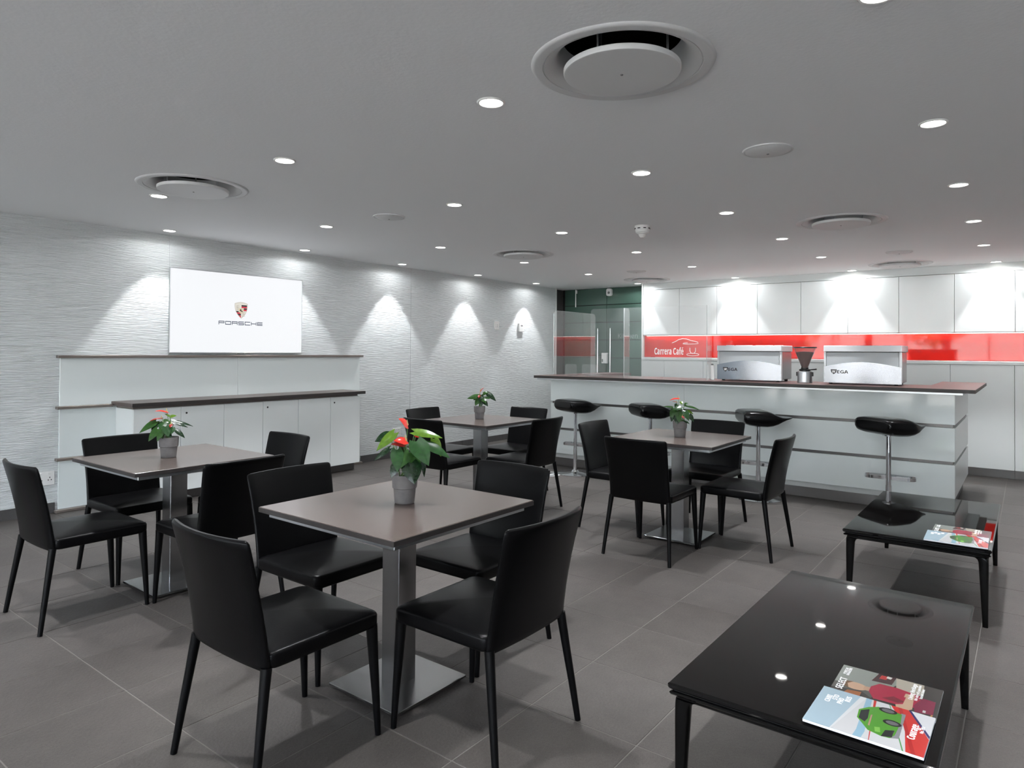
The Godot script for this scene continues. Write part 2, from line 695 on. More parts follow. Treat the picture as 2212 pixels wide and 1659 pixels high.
func lamps() -> void:
	var ring := MB.new()
	ring.lathe([Vector2(0.062, 0.0), Vector2(0.062, -0.003), Vector2(0.058, -0.007), Vector2(0.052, -0.006), Vector2(0.049, -0.001)].map(func(p): return Vector2(p.x, p.y)), 28)
	var rm := ring.mesh()
	var glow := MB.new()
	glow.lathe([Vector2(0.0, -0.003), Vector2(0.051, -0.002)], 20)
	var gm := glow.mesh()
	for l in lamp_row():
		var at: Vector3 = l[0]
		var t := thing("downlight", l[1], "ceiling light", at, 0, "recessed ceiling downlights")
		share("trim_ring", rm, M.white_plastic, t)
		share("lens", gm, M.lamp_glow, t)
		var s := SpotLight3D.new()
		s.name = "beam"
		s.position = Vector3(0, -0.05, 0)
		s.rotation_degrees = Vector3(-90, 0, 0)
		s.light_color = Color(0.98, 0.99, 1.0)
		s.light_energy = [3.1, 1.3, 1.8][l[2]]
		s.light_size = 0.035
		s.spot_range = 14.0
		s.spot_angle = [36.0, 35.0, 35.0][l[2]]
		s.spot_angle_attenuation = [0.4, 0.2, 0.25][l[2]]
		s.spot_attenuation = 2.0
		s.shadow_enabled = true
		t.add_child(s)
		var q: SpotLight3D = s.duplicate()
		q.name = "spill"
		q.light_energy = [0.13, 0.13, 0.4][l[2]]
		q.spot_angle = 87.0
		q.spot_angle_attenuation = 0.15
		t.add_child(q)


func ceiling_fittings() -> void:
	var names := ["large round white air diffuser nearest the camera", "round air diffuser on the ceiling left, before the screen", "round air diffuser over the bar stools at right", "round air diffuser over the far left table", "round air diffuser right above the bar, by the upper cabinets", "round air diffuser by the green glass wall"]
	var flange := MB.new()
	flange.lathe([Vector2(0.225, 0.10), Vector2(0.228, 0.075), Vector2(0.238, 0.045), Vector2(0.256, 0.018), Vector2(0.278, 0.001), Vector2(0.2965, -0.0065), Vector2(0.298, -0.004), Vector2(0.3005, -0.004), Vector2(0.302, -0.008), Vector2(0.33, -0.0095), Vector2(0.341, -0.0075), Vector2(0.346, 0.0)], 72, 50)
	var fm := flange.mesh()
	var can := MB.new()
	can.lathe([Vector2(0.305, 0.002), Vector2(0.305, 0.22), Vector2(0.0, 0.22)], 40)
	var cm := can.mesh()
	var disc := MB.new()
	disc.lathe([Vector2(0.0, -0.036), Vector2(0.213, -0.036), Vector2(0.219, -0.034), Vector2(0.2215, -0.028), Vector2(0.2215, -0.016), Vector2(0.218, -0.013), Vector2(0.0, -0.013)], 72)
	var dm := disc.mesh()
	var rod := MB.new()
	rod.tube([Vector3(0.0, -0.014, 0.0), Vector3(0.0, 0.2, 0.0)], 0.005, 8)
	var rdm := rod.mesh()
	var scr := MB.new()
	scr.lathe([Vector2(0.0, -0.04), Vector2(0.005, -0.039), Vector2(0.006, -0.036)], 12)
	var scm := scr.mesh()
	for i in DIFF.size():
		var t := thing("air_diffuser", names[i], "air vent", Vector3(DIFF[i].x, H, DIFF[i].y), 0.6, "round ceiling air diffusers")
		share("flange", fm, M.diffuser_paint, t)
		share("plenum", cm, M.plenum_black, t)
		for k in 3:
			share("hanger_rod", rdm, M.satin_aluminium, t, Vector3(cos(2.2 + k * TAU / 3) * 0.17, 0, sin(2.2 + k * TAU / 3) * 0.17))
		var d := share("disc", dm, M.diffuser_paint, t)
		share("screw", scm, M.grey_plastic, d)
	# flush loudspeakers
	var sp := [[Vector2(-1.12, -3.69), "flat round ceiling speaker at right, near the front"], [Vector2(-4.17, -3.74), "flat round ceiling speaker at left, between downlights"], [Vector2(-1.11, -8.22), "flat round ceiling speaker above the bar at right"], [Vector2(-4.24, -8.23), "flat round ceiling speaker near the green glass wall"]]
	var gr := MB.new()
	gr.lathe([Vector2(0.0, -0.022), Vector2(0.06, -0.020), Vector2(0.1, -0.013), Vector2(0.118, -0.005), Vector2(0.122, 0.0)], 40)
	var rim := MB.new()
	rim.lathe([Vector2(0.116, -0.004), Vector2(0.121, -0.008), Vector2(0.129, -0.006), Vector2(0.131, 0.0)], 40)
	var dot := MB.new()
	dot.lathe([Vector2(0.0, -0.025), Vector2(0.006, -0.024), Vector2(0.008, -0.021)], 12)
	var a := gr.mesh()
	var b := rim.mesh()
	var c := dot.mesh()
	for s in sp:
		var t := thing("ceiling_speaker", s[1], "speaker", Vector3(s[0].x, H, s[0].y), 0, "ceiling speakers")
		share("grille", a, M.diffuser_paint, t)
		share("rim", b, M.diffuser_paint, t)
		share("centre_screw", c, M.grey_plastic, t)
	var t := thing("smoke_detector", "white smoke detector hanging from the ceiling", "smoke detector", Vector3(-2.67, H, -5.29))
	var m := MB.new()
	m.lathe([Vector2(0.046, -0.062), Vector2(0.056, -0.058), Vector2(0.064, -0.03), Vector2(0.066, -0.012), Vector2(0.066, 0.0)], 28)
	part("base", m, M.white_plastic, t)
	m = MB.new()
	m.lathe([Vector2(0.0, -0.105), Vector2(0.016, -0.102), Vector2(0.026, -0.09), Vector2(0.032, -0.074), Vector2(0.046, -0.066), Vector2(0.046, -0.06)], 24)
	part("sensor_cap", m, M.white_plastic, t)
	for k in 8:
		var sl := MB.new()
		sl.xf = Transform3D(Basis(Vector3.UP, TAU * k / 8.0), Vector3.ZERO)
		sl.box(Vector3(0.0645, -0.026, 0), Vector3(0.006, 0.008, 0.024), 0.001)
		part("vent_slot", sl, M.black_plastic, t)


# ------------------------------------------------------------------ sideboard, screen
func crest_image() -> Image:
	var im := Image.create(1024, 576, false, Image.FORMAT_RGBA8)
	im.fill(srgb(248, 250, 253))
	var ink := srgb(52, 62, 84)
	# wide squared capitals from strokes; each cell 46 wide, 30 high, thick horizontals and thin uprights
	var x := 341
	var y := 347
	var w := 43
	var hh := 26
	var tk := 5
	var tv := 4
	for ch in "PORSCHE":
		var top := Rect2i(x, y, w, tk)
		var mid := Rect2i(x, y + hh / 2 - tk / 2, w, tk)
		var bot := Rect2i(x, y + hh - tk, w, tk)
		var l := Rect2i(x, y, tv, hh)
		var r := Rect2i(x + w - tv, y, tv, hh)
		var lt := Rect2i(x, y, tv, hh / 2)
		var rt := Rect2i(x + w - tv, y, tv, hh / 2)
		var rb := Rect2i(x + w - tv, y + hh / 2, tv, hh / 2)
		var set_: Array = {"P": [top, mid, l, rt], "O": [top, bot, l, r], "R": [top, mid, l, rt, rb], "S": [top, mid, bot, lt, rb], "C": [top, bot, l], "H": [mid, l, r], "E": [top, mid, bot, l]}[ch]
		for q in set_:
			im.fill_rect(q, ink)
		x += 50
	# the shield: a generic outline with quarters of stripes and antlers
	var outl := PackedVector2Array()
	var cx := 512.0
	for k in 25:
		var u := k / 24.0
		outl.append(Vector2(cx - 56 + 112 * u, 228 - 14 * sin(PI * u)))
	for k in 25:
		var u := k / 24.0
		outl.append(Vector2(cx + 56 * (1.0 - pow(u, 2.6)) + 2 * sin(PI * u), 228 + 152 * u))
	for k in range(24, -1, -1):
		var u := k / 24.0
		outl.append(Vector2(cx - 56 * (1.0 - pow(u, 2.6)) - 2 * sin(PI * u), 228 + 152 * u))
	fill_crest(im, outl, srgb(205, 196, 186))
	var inner := PackedVector2Array()
	for p in outl:
		inner.append((p - Vector2(cx, 290)) * 0.93 + Vector2(cx, 290))
	fill_crest(im, inner, srgb(226, 222, 212))
	var bands := [[Rect2(514, 244, 48, 13), 0], [Rect2(514, 259, 48, 14), 1], [Rect2(534, 275, 28, 12), 0], [Rect2(534, 289, 28, 14), 1], [Rect2(456, 305, 34, 12), 0], [Rect2(456, 319, 54, 13), 1], [Rect2(456, 334, 54, 13), 0], [Rect2(470, 349, 40, 26), 1]]
	for b in bands:
		var r: Rect2 = b[0]
		var cut := Geometry2D.intersect_polygons(PackedVector2Array([r.position, r.position + Vector2(r.size.x, 0), r.end, r.position + Vector2(0, r.size.y)]), inner)
		for q in cut:
			fill_crest(im, q, srgb(28, 24, 26) if b[1] == 0 else srgb(214, 30, 62))
	for k in 3:
		for s in 2:
			var px := 470 if s == 0 else 522
			var py := 250 + 16 * k if s == 0 else 318 + 16 * k
			fill_crest(im, PackedVector2Array([Vector2(px, py + 7), Vector2(px + 14, py), Vector2(px + 30, py + 3), Vector2(px + 14, py + 4), Vector2(px + 2, py + 11)]), srgb(150, 140, 120))
	fill_crest(im, PackedVector2Array([Vector2(490, 276), Vector2(534, 276), Vector2(534, 312), Vector2(512, 334), Vector2(490, 312)]), srgb(218, 206, 178))
	fill_crest(im, PackedVector2Array([Vector2(499, 300), Vector2(506, 284), Vector2(514, 288), Vector2(510, 296), Vector2(526, 306), Vector2(522, 314), Vector2(510, 306)]), srgb(44, 40, 38))
	return im


func fill_crest(im: Image, pts: PackedVector2Array, c: Color) -> void:
	var out := PackedVector2Array()
	for p in pts:
		out.append(Vector2(512 + (p.x - 512) * 0.9, 203 + (p.y - 214) * 0.735))
	fill(im, out, c)


func fill(im: Image, pts: PackedVector2Array, c: Color) -> void:
	var lo := pts[0]
	var hi := pts[0]
	for p in pts:
		lo = lo.min(p)
		hi = hi.max(p)
	for y in range(maxi(0, int(lo.y)), mini(im.get_height() - 1, int(hi.y) + 1)):
		var xs := []
		var yy := y + 0.5
		for i in pts.size():
			var a := pts[i]
			var b := pts[(i + 1) % pts.size()]
			if (a.y <= yy) != (b.y <= yy):
				xs.append(a.x + (yy - a.y) / (b.y - a.y) * (b.x - a.x))
		xs.sort()
		for k in range(0, xs.size() - 1, 2):
			var x0 := maxi(0, roundi(xs[k]))
			var x1 := mini(im.get_width(), roundi(xs[k + 1]))
			if x1 > x0:
				im.fill_rect(Rect2i(x0, y, x1 - x0, 1), c)


func sideboard_wall() -> void:
	# back-painted glass behind the ledges
	var g := thing("glass_backing_panel", "pale green-white glass panel on the left wall below the screen", "wall panel", Vector3(XL, 0, -3.82))
	part("glass_sheet", bx(Vector3(0.007, 0.665, 0.8), Vector3(0.012, 1.29, 1.617), 0.002), M.white_glass, g)
	part("glass_sheet", bx(Vector3(0.007, 0.665, -0.81), Vector3(0.012, 1.29, 1.597), 0.002), M.white_glass, g)
	var ledges := [["long taupe metal ledge under the screen", 1.318, -2.18, -5.447], ["short taupe metal ledge level with the sideboard top", 0.884, -2.18, -2.615], ["short taupe metal ledge at mid height beside the sideboard", 0.447, -2.18, -2.63], ["short taupe metal rail at floor level beside the sideboard", 0.013, -2.18, -2.63], ["taupe metal rail at floor level right of the sideboard", 0.013, -5.16, -5.447]]
	for l in ledges:
		var o := part("wall_ledge", bx(Vector3(0, 0, 0), Vector3(0.05, 0.024, l[2] - l[3]), 0.003), M.taupe_metal, self, Vector3(XL + 0.038, l[1], (l[2] + l[3]) / 2))
		tag(o, l[0], "ledge", "taupe wall ledges")
	# sideboard
	var z0 := -2.651
	var z1 := -5.143
	var t := thing("sideboard", "long low white sideboard along the left wall", "sideboard", Vector3(XL + 0.016, 0, (z0 + z1) / 2))
	var len_ := z0 - z1
	var d := 0.355
	part("carcass", bx(Vector3(d / 2 - 0.01, 0.475, 0), Vector3(d - 0.022, 0.77, len_ - 0.004), 0.002), M.white_lacquer, t)
	part("kick", bx(Vector3(d / 2 - 0.04, 0.046, 0), Vector3(d - 0.08, 0.088, len_ - 0.03), 0.001), M.kick_steel, t)
	part("shadow_gap", bx(Vector3(d / 2 - 0.02, 0.871, 0), Vector3(d - 0.03, 0.022, len_ - 0.02), 0.001), M.taupe_metal, t)
	var dw := len_ / 6
	for k in 6:
		var o := part("door", bx(Vector3(0, 0, 0), Vector3(0.018, 0.766, dw - 0.0045), 0.0015), M.white_lacquer, t, Vector3(d - 0.008, 0.475, len_ / 2 - (k + 0.5) * dw))
		if k % 2 == 1:
			var lk := MB.new()
			lk.xf = Transform3D(Basis(Vector3.FORWARD, PI / 2), Vector3(0.009, 0.325, dw / 2 - 0.05))
			lk.lathe([Vector2(0.009, 0.0), Vector2(0.0085, 0.003), Vector2(0.0, 0.0045)], 14)
			part("lock", lk, M.dark_metal, o)
	var top := thing("sideboard_worktop", "dark brown laminate top of the white sideboard", "worktop", Vector3(XL + 0.016, 0.883, (z0 + z1) / 2 + 0.0))
	part("board", bx(Vector3(0.207, 0.017, 0.003), Vector3(0.413, 0.034, len_ + 0.066), 0.002), M.dark_laminate, top)
	part("edge_strip", bx(Vector3(0.4145, 0.017, 0.003), Vector3(0.003, 0.03, len_ + 0.062), 0.0005), M.laminate_edge, top)
	# television
	var tv := thing("television", "flat television showing a crest and wordmark on white", "television", Vector3(XL, 1.76, -3.834))
	part("back_shell", bx(Vector3(0.03, 0, 0), Vector3(0.034, 0.80, 1.44), 0.006), M.bezel, tv)
	part("wall_mount", bx(Vector3(0.007, 0, 0), Vector3(0.013, 0.3, 0.5), 0.002), M.dark_metal, tv)
	var bz := MB.new()
	bz.box(Vector3(0.05, 0.4085, 0), Vector3(0.012, 0.006, 1.468), 0.001)
	bz.box(Vector3(0.05, -0.407, 0), Vector3(0.012, 0.009, 1.468), 0.001)
	bz.box(Vector3(0.05, 0, 0.731), Vector3(0.012, 0.81, 0.006), 0.001)
	bz.box(Vector3(0.05, 0, -0.731), Vector3(0.012, 0.81, 0.006), 0.001)
	part("bezel", bz, M.satin_aluminium, tv)
	part("maker_badge", bx(Vector3(0.052, -0.413, 0.0), Vector3(0.012, 0.005, 0.07), 0.001), M.bezel, tv)
	var sc := MB.new()
	var hw := 0.728
	var hh := 0.404
	sc.poly([Vector3(0.051, -hh, hw), Vector3(0.051, -hh, -hw), Vector3(0.051, hh, -hw), Vector3(0.051, hh, hw)], [Vector2(0, 1), Vector2(1, 1), Vector2(1, 0), Vector2(0, 0)])
	var m := mat("screen", Color(0.02, 0.02, 0.02), 0.25)
	m.emission_enabled = true
	m.emission_texture = ImageTexture.create_from_image(crest_image())
	m.emission = Color.WHITE
	m.emission_operator = BaseMaterial3D.EMISSION_OP_MULTIPLY
	m.emission_energy_multiplier = 0.98
	part("screen", sc, m, tv)
	var al := AreaLight3D.new()
	al.name = "screen_light"
	al.area_size = Vector2(1.45, 0.80)
	al.light_energy = 0.14
	al.light_color = Color(0.93, 0.96, 1.0)
	al.position = Vector3(0.058, 0, 0)
	al.rotation_degrees = Vector3(0, -90, 0)
	al.shadow_enabled = true
	tv.add_child(al)
	# plates on the wall
	var pl := [["white double switch plate on the ribbed wall, nearer the screen", -8.105, 1.784, 0.11, 0.13, 0.012, "light_switch"], ["white boxy wall control on the ribbed wall, nearer the green glass", -8.713, 1.770, 0.13, 0.132, 0.035, "wall_control"]]
	for q in pl:
		var o := thing(q[6], q[0], "switch", Vector3(XL, q[2], q[1]))
		part("plate", bx(Vector3(q[5] / 2, 0, 0), Vector3(q[5], q[4], q[3]), 0.003), M.white_plastic, o)
		if q[6] == "light_switch":
			for k in 2:
				part("rocker", bx(Vector3(q[5] + 0.003, 0.0, -0.022 + 0.044 * k), Vector3(0.008, 0.05, 0.03), 0.002), M.white_plastic, o)
		else:
			part("button", bx(Vector3(q[5] + 0.001, 0.03, 0), Vector3(0.004, 0.02, 0.05), 0.001), M.grey_plastic, o)
	for q in [["white wall socket behind the far left table", -6.053, 0.319], ["white double socket low on the wall at far left", -2.115, 0.297]]:
		var o := thing("wall_socket", q[0], "socket", Vector3(XL, q[2], q[1]), 0, "white wall sockets")
		part("plate", bx(Vector3(0.006, 0, 0), Vector3(0.012, 0.118, 0.14), 0.003), M.white_plastic, o)
		for k in 2:
			for h in [Vector2(0.012, 0), Vector2(-0.009, 0.011), Vector2(-0.009, -0.011)]:
				part("pin_hole", bx(Vector3(0.0122, h.x - 0.005, -0.034 + 0.068 * k + h.y), Vector3(0.0015, 0.009, 0.007), 0.0004), M.black_plastic, o)
			part("rocker", bx(Vector3(0.014, 0.04, -0.034 + 0.068 * k), Vector3(0.006, 0.014, 0.018), 0.002), M.white_plastic, o)


# ------------------------------------------------------------------ bar
func bar() -> void:
	var xa := -4.68
	var xb := -0.505
	var zf := -6.84
	var zr := -8.35
	var t := thing("bar_counter", "long white glass fronted bar counter with dark grooves", "bar counter", Vector3((xa + xb) / 2, 0, zf))
	var o := t.position
	part("carcass", bx(Vector3((xa + xb) / 2, 0.57, zf - 0.2) - o, Vector3(xb - xa - 0.05, 0.94, 0.33), 0.002), M.panel_core, t)
	part("return_carcass", bx(Vector3(xb - 0.17, 0.57, (zf + zr) / 2 - 0.18) - o, Vector3(0.29, 0.94, zf - zr - 0.39), 0.002), M.panel_core, t)
	part("left_return_carcass", bx(Vector3(xa + 0.17, 0.57, (zf + zr) / 2 - 0.18) - o, Vector3(0.29, 0.94, zf - zr - 0.39), 0.002), M.panel_core, t)
	part("kick", bx(Vector3((xa + xb) / 2, 0.074, zf - 0.21) - o, Vector3(xb - xa - 0.08, 0.146, 0.33), 0.002), M.kick_steel, t)
	part("return_kick", bx(Vector3(xb - 0.19, 0.074, (zf + zr) / 2 - 0.19) - o, Vector3(0.29, 0.146, zf - zr - 0.38), 0.002), M.kick_steel, t)
	part("left_return_kick", bx(Vector3(xa + 0.19, 0.074, (zf + zr) / 2 - 0.19) - o, Vector3(0.29, 0.146, zf - zr - 0.38), 0.002), M.kick_steel, t)
	part("added_bounce_shelf", bx(Vector3((xa + xb) / 2, 0.9, zf - 0.78) - o, Vector3(xb - xa - 0.7, 0.03, 0.62), 0.002), M.white_lacquer, t)  # added white shelf, unseen behind the bar, bounces lamp light to the far ceiling
	part("added_shelf_front", bx(Vector3((xa + xb) / 2, 0.44, zf - 1.05) - o, Vector3(xb - xa - 0.72, 0.86, 0.02), 0.002), M.white_lacquer, t)  # added white front below the bounce shelf, unseen from the room
	# glass bands with recessed strips between them
	var ys := [[0.155, 0.440], [0.468, 0.757], [0.785, 1.045]]
	var cuts := [xa, -2.95, xb]
	for y in ys:
		for k in 2:
			part("front_panel", bx(Vector3((cuts[k] + cuts[k + 1]) / 2, (y[0] + y[1]) / 2, zf - 0.009) - o, Vector3(cuts[k + 1] - cuts[k] - 0.002, y[1] - y[0], 0.018), 0.0015), M.white_glass, t)
		part("side_panel", bx(Vector3(xb - 0.009, (y[0] + y[1]) / 2, (zf + zr) / 2 - 0.01) - o, Vector3(0.018, y[1] - y[0], zf - zr - 0.022), 0.0015), M.white_lacquer, t)
		part("side_panel", bx(Vector3(xa + 0.009, (y[0] + y[1]) / 2, (zf + zr) / 2 - 0.01) - o, Vector3(0.018, y[1] - y[0], zf - zr - 0.022), 0.0015), M.white_lacquer, t)
	for y in [0.454, 0.771]:
		part("groove_strip", bx(Vector3((xa + xb) / 2, y, zf - 0.03) - o, Vector3(xb - xa - 0.03, 0.0275, 0.022), 0.001), M.kick_steel, t)
		part("groove_strip", bx(Vector3(xb - 0.022, y, (zf + zr) / 2 - 0.03) - o, Vector3(0.014, 0.0275, zf - zr - 0.07), 0.001), M.kick_steel, t)
	# top
	var b := thing("bar_worktop", "thin dark brown laminate bar top with a return at the right", "worktop", Vector3((xa + xb) / 2, 1.069, zf))
	o = b.position
	part("support_rail", bx(Vector3((xa + xb) / 2, 1.0585, zf + 0.06) - o, Vector3(xb - xa + 0.14, 0.019, 0.26), 0.002), M.satin_aluminium, b)
	part("support_rail", bx(Vector3(xb - 0.02, 1.0585, (zf + zr) / 2 - 0.05) - o, Vector3(0.24, 0.019, zf - zr - 0.06), 0.002), M.satin_aluminium, b)
	var outl := PackedVector2Array([Vector2(-4.765, -6.6), Vector2(-0.35, -6.6), Vector2(-0.35, -8.36), Vector2(-0.73, -8.36), Vector2(-0.73, -7.32), Vector2(-4.38, -7.32), Vector2(-4.38, -8.36), Vector2(-4.765, -8.36)])
	var pts := PackedVector2Array()
	for p in outl:
		pts.append(Vector2(p.x - o.x, -(p.y - o.z)))
	var m := MB.new()
	m.xf = Transform3D(Basis(Vector3.RIGHT, -PI / 2), Vector3.ZERO)
	m.prism(pts, 0.0, 0.031)
	part("board", m, M.bar_laminate, b)
	part("edge_strip", bx(Vector3((-4.765 - 0.35) / 2, 1.0845, -6.5985) - o, Vector3(4.411, 0.028, 0.003), 0.0005), M.laminate_edge, b)
	part("edge_strip", bx(Vector3(-0.3485, 1.0845, -7.48) - o, Vector3(0.003, 0.028, 1.755), 0.0005), M.laminate_edge, b)
	machines()
	screens()
	# floor sticker
	var s := thing("floor_sticker", "round white and black distance sticker on the floor by the bar", "sticker", Vector3(-4.335, 0.0, -6.32))
	var sm := MB.new()
	sm.lathe([Vector2(0.13, 0.0), Vector2(0.13, 0.0012), Vector2(0.105, 0.0014)], 32)
	part("white_ring", sm, M.ink_white, s)
	sm = MB.new()
	sm.lathe([Vector2(0.105, 0.0012), Vector2(0.104, 0.0016), Vector2(0.0, 0.0016)], 32)
	part("black_disc", sm, M.ink_black, s)
	sm = MB.new()
	for k in 2:
		var q := PackedVector2Array()
		for j in 14:
			var a := TAU * j / 14.0
			q.append(Vector2(cos(a) * 0.024 + (-0.035 + 0.07 * k), sin(a) * 0.05))
		sm.xf = Transform3D(Basis(Vector3.RIGHT, -PI / 2), Vector3.ZERO)
		sm.prism(q, 0.0014, 0.0021)
	part("footprints", sm, M.ink_white, s)


func text(called: String, words: String, height: float, mat_: Material, parent: Node3D, xf: Transform3D, bold := true, stretch := 1.0) -> MeshInstance3D:
	var f := SystemFont.new()
	f.font_names = PackedStringArray(["Droid Sans"])
	f.font_weight = 700 if bold else 400
	var m := TextMesh.new()
	m.text = words
	m.font = f
	m.font_size = 32
	m.pixel_size = height / 23.0
	m.depth = height * 0.03
	m.curve_step = 1.0
	var o := MeshInstance3D.new()
	o.name = called
	o.mesh = m
	o.material_override = mat_
	o.transform = xf * Transform3D(Basis.from_scale(Vector3(stretch, 1, 1)), Vector3.ZERO)
	parent.add_child(o, true)
	return o


func machines() -> void:
	var ms := [[-2.285, "left"], [-1.24, "right"]]
	for q in ms:
		var w := 0.655
		var t := thing("espresso_machine", "steel espresso machine with its back to the room, %s of the grinder" % q[1], "coffee machine", Vector3(q[0], 1.1, -6.90), 0, "espresso machines on the bar")
		for sx in [-1.0, 1.0]:
			for dz in [-0.06, -0.34]:
				var ft := MB.new()
				ft.lathe([Vector2(0.016, 0.0), Vector2(0.018, 0.012), Vector2(0.013, 0.022)], 12)
				part("foot", ft, M.black_plastic, t, Vector3(sx * (w / 2 - 0.05), 0, dz))
		part("body", bx(Vector3(0, 0.163, -0.21), Vector3(w - 0.02, 0.285, 0.37), 0.006), M.brushed_steel, t)
		for sx in [-1.0, 1.0]:
			part("corner_post", bx(Vector3(sx * (w / 2 - 0.012), 0.158, -0.024), Vector3(0.022, 0.29, 0.03), 0.004), M.rail_enamel, t)
		part("upper_panel", bx(Vector3(0, 0.235, -0.017), Vector3(w - 0.05, 0.13, 0.012), 0.002), M.grey_enamel, t)
		var arc := PackedVector2Array([Vector2(-w / 2 + 0.002, 0.012), Vector2(w / 2 - 0.002, 0.012)])
		for k in 17:
			var u := 1.0 - k / 16.0
			arc.append(Vector2(-w / 2 + 0.002 + (w - 0.004) * u, 0.165 + 0.045 * sin(PI * u)))
		var a := MB.new()
		a.prism(arc, -0.011, -0.003)
		part("back_panel", a, M.polished_steel, t)
		# gallery rail round the cup tray
		var r := MB.new()
		r.box(Vector3(0, 0.335, -0.004), Vector3(w, 0.058, 0.012), 0.004)
		r.box(Vector3(-w / 2 + 0.006, 0.335, -0.2), Vector3(0.012, 0.058, 0.38), 0.004)
		r.box(Vector3(w / 2 - 0.006, 0.335, -0.2), Vector3(0.012, 0.058, 0.38), 0.004)
		r.box(Vector3(0, 0.335, -0.39), Vector3(w, 0.058, 0.012), 0.004)
		part("cup_rail", r, M.rail_enamel, t)
		part("cup_tray", bx(Vector3(0, 0.309, -0.2), Vector3(w - 0.02, 0.01, 0.38), 0.002), M.brushed_steel, t)
		# maker's mark
		var sh := PackedVector2Array([Vector2(-0.027, 0.021), Vector2(0.027, 0.021), Vector2(0.021, -0.008), Vector2(0.0, -0.025), Vector2(-0.021, -0.008)])
		var e := MB.new()
		e.prism(sh, 0.0, 0.001)
		var em := part("emblem", e, M.ink_black, t, Vector3(-w / 2 + 0.09, 0.118, -0.003))
		text("emblem_letter", "W", 0.024, M.ink_white, em, Transform3D(Basis(), Vector3(0, 0.0, 0.0016)))
		text("lettering", "EGA", 0.03, M.ink_black, t, Transform3D(Basis(), Vector3(-w / 2 + 0.165, 0.116, -0.002)), true, 1.25)
	# cups on the left machine
	var cup := MB.new()
	cup.lathe([Vector2(0.0, 0.0), Vector2(0.022, 0.0), Vector2(0.034, 0.012), Vector2(0.041, 0.04), Vector2(0.042, 0.055), Vector2(0.038, 0.055), Vector2(0.036, 0.035), Vector2(0.0, 0.008)], 20)
	var cm := cup.mesh()
	var spots := [-0.24, -0.15, -0.05, 0.06, 0.16, 0.25]
	for k in spots.size():
		var o := share("cup", cm, M.white_plastic, self, Vector3(-2.285 + spots[k], 1.414, -7.05 - 0.03 * (k % 2)))
		tag(o, "white coffee cup on the left espresso machine, %s from the left" % ORD[k], "cup", "cups on the espresso machine")
	# grinder
	var g := thing("coffee_grinder", "coffee grinder with a conical bean hopper between the two machines", "coffee grinder", Vector3(-1.755, 1.1, -6.97))
	var m := MB.new()
	m.lathe([Vector2(0.0, 0.0), Vector2(0.068, 0.0), Vector2(0.070, 0.006), Vector2(0.067, 0.012), Vector2(0.067, 0.10), Vector2(0.062, 0.112), Vector2(0.0, 0.114)], 28)
	part("motor_housing", m, M.satin_aluminium, g)
	for sx in [-1.0, 1.0]:
		part("side_catch", bx(Vector3(sx * 0.07, 0.085, 0.0), Vector3(0.016, 0.04, 0.03), 0.003), M.dark_metal, g)
	m = MB.new()
	m.lathe([Vector2(0.036, 0.112), Vector2(0.052, 0.118), Vector2(0.052, 0.13), Vector2(0.034, 0.138), Vector2(0.034, 0.15)], 24)
	part("adjusting_collar", m, M.black_plastic, g)
	var lv := MB.new()
	lv.tube([Vector3(0.04, 0.126, 0.02), Vector3(0.115, 0.135, 0.03)], [0.005, 0.007], 8)
	part("lever", lv, M.black_plastic, g)
	m = MB.new()
	m.lathe([Vector2(0.0, 0.146), Vector2(0.028, 0.146), Vector2(0.030, 0.16), Vector2(0.082, 0.296), Vector2(0.06, 0.303), Vector2(0.0, 0.306)], 28)
	part("beans", m, M.coffee_bean, g)
	m = MB.new()
	m.lathe([Vector2(0.033, 0.146), Vector2(0.034, 0.16), Vector2(0.100, 0.335), Vector2(0.102, 0.342)], 32)
	part("hopper", m, M.hopper_plastic, g)
	m = MB.new()
	m.lathe([Vector2(0.0, 0.339), Vector2(0.108, 0.339), Vector2(0.109, 0.346), Vector2(0.104, 0.351), Vector2(0.0, 0.353)], 32)
	part("hopper_lid", m, M.black_plastic, g)


func rounded(w: float, h: float, r: float, corners := [true, true, true, true]) -> PackedVector2Array:
	var out := PackedVector2Array()
	var cs := [Vector2(w - r, r), Vector2(w - r, h - r), Vector2(r, h - r), Vector2(r, r)]
	var sharp := [Vector2(w, 0), Vector2(w, h), Vector2(0, h), Vector2(0, 0)]
	for k in 4:
		if not corners[k]:
			out.append(sharp[k])
			continue
		for j in 7:
			var a := -PI / 2 + k * PI / 2 + j * PI / 12
			out.append(cs[k] + Vector2(cos(a), sin(a)) * r)
	return out


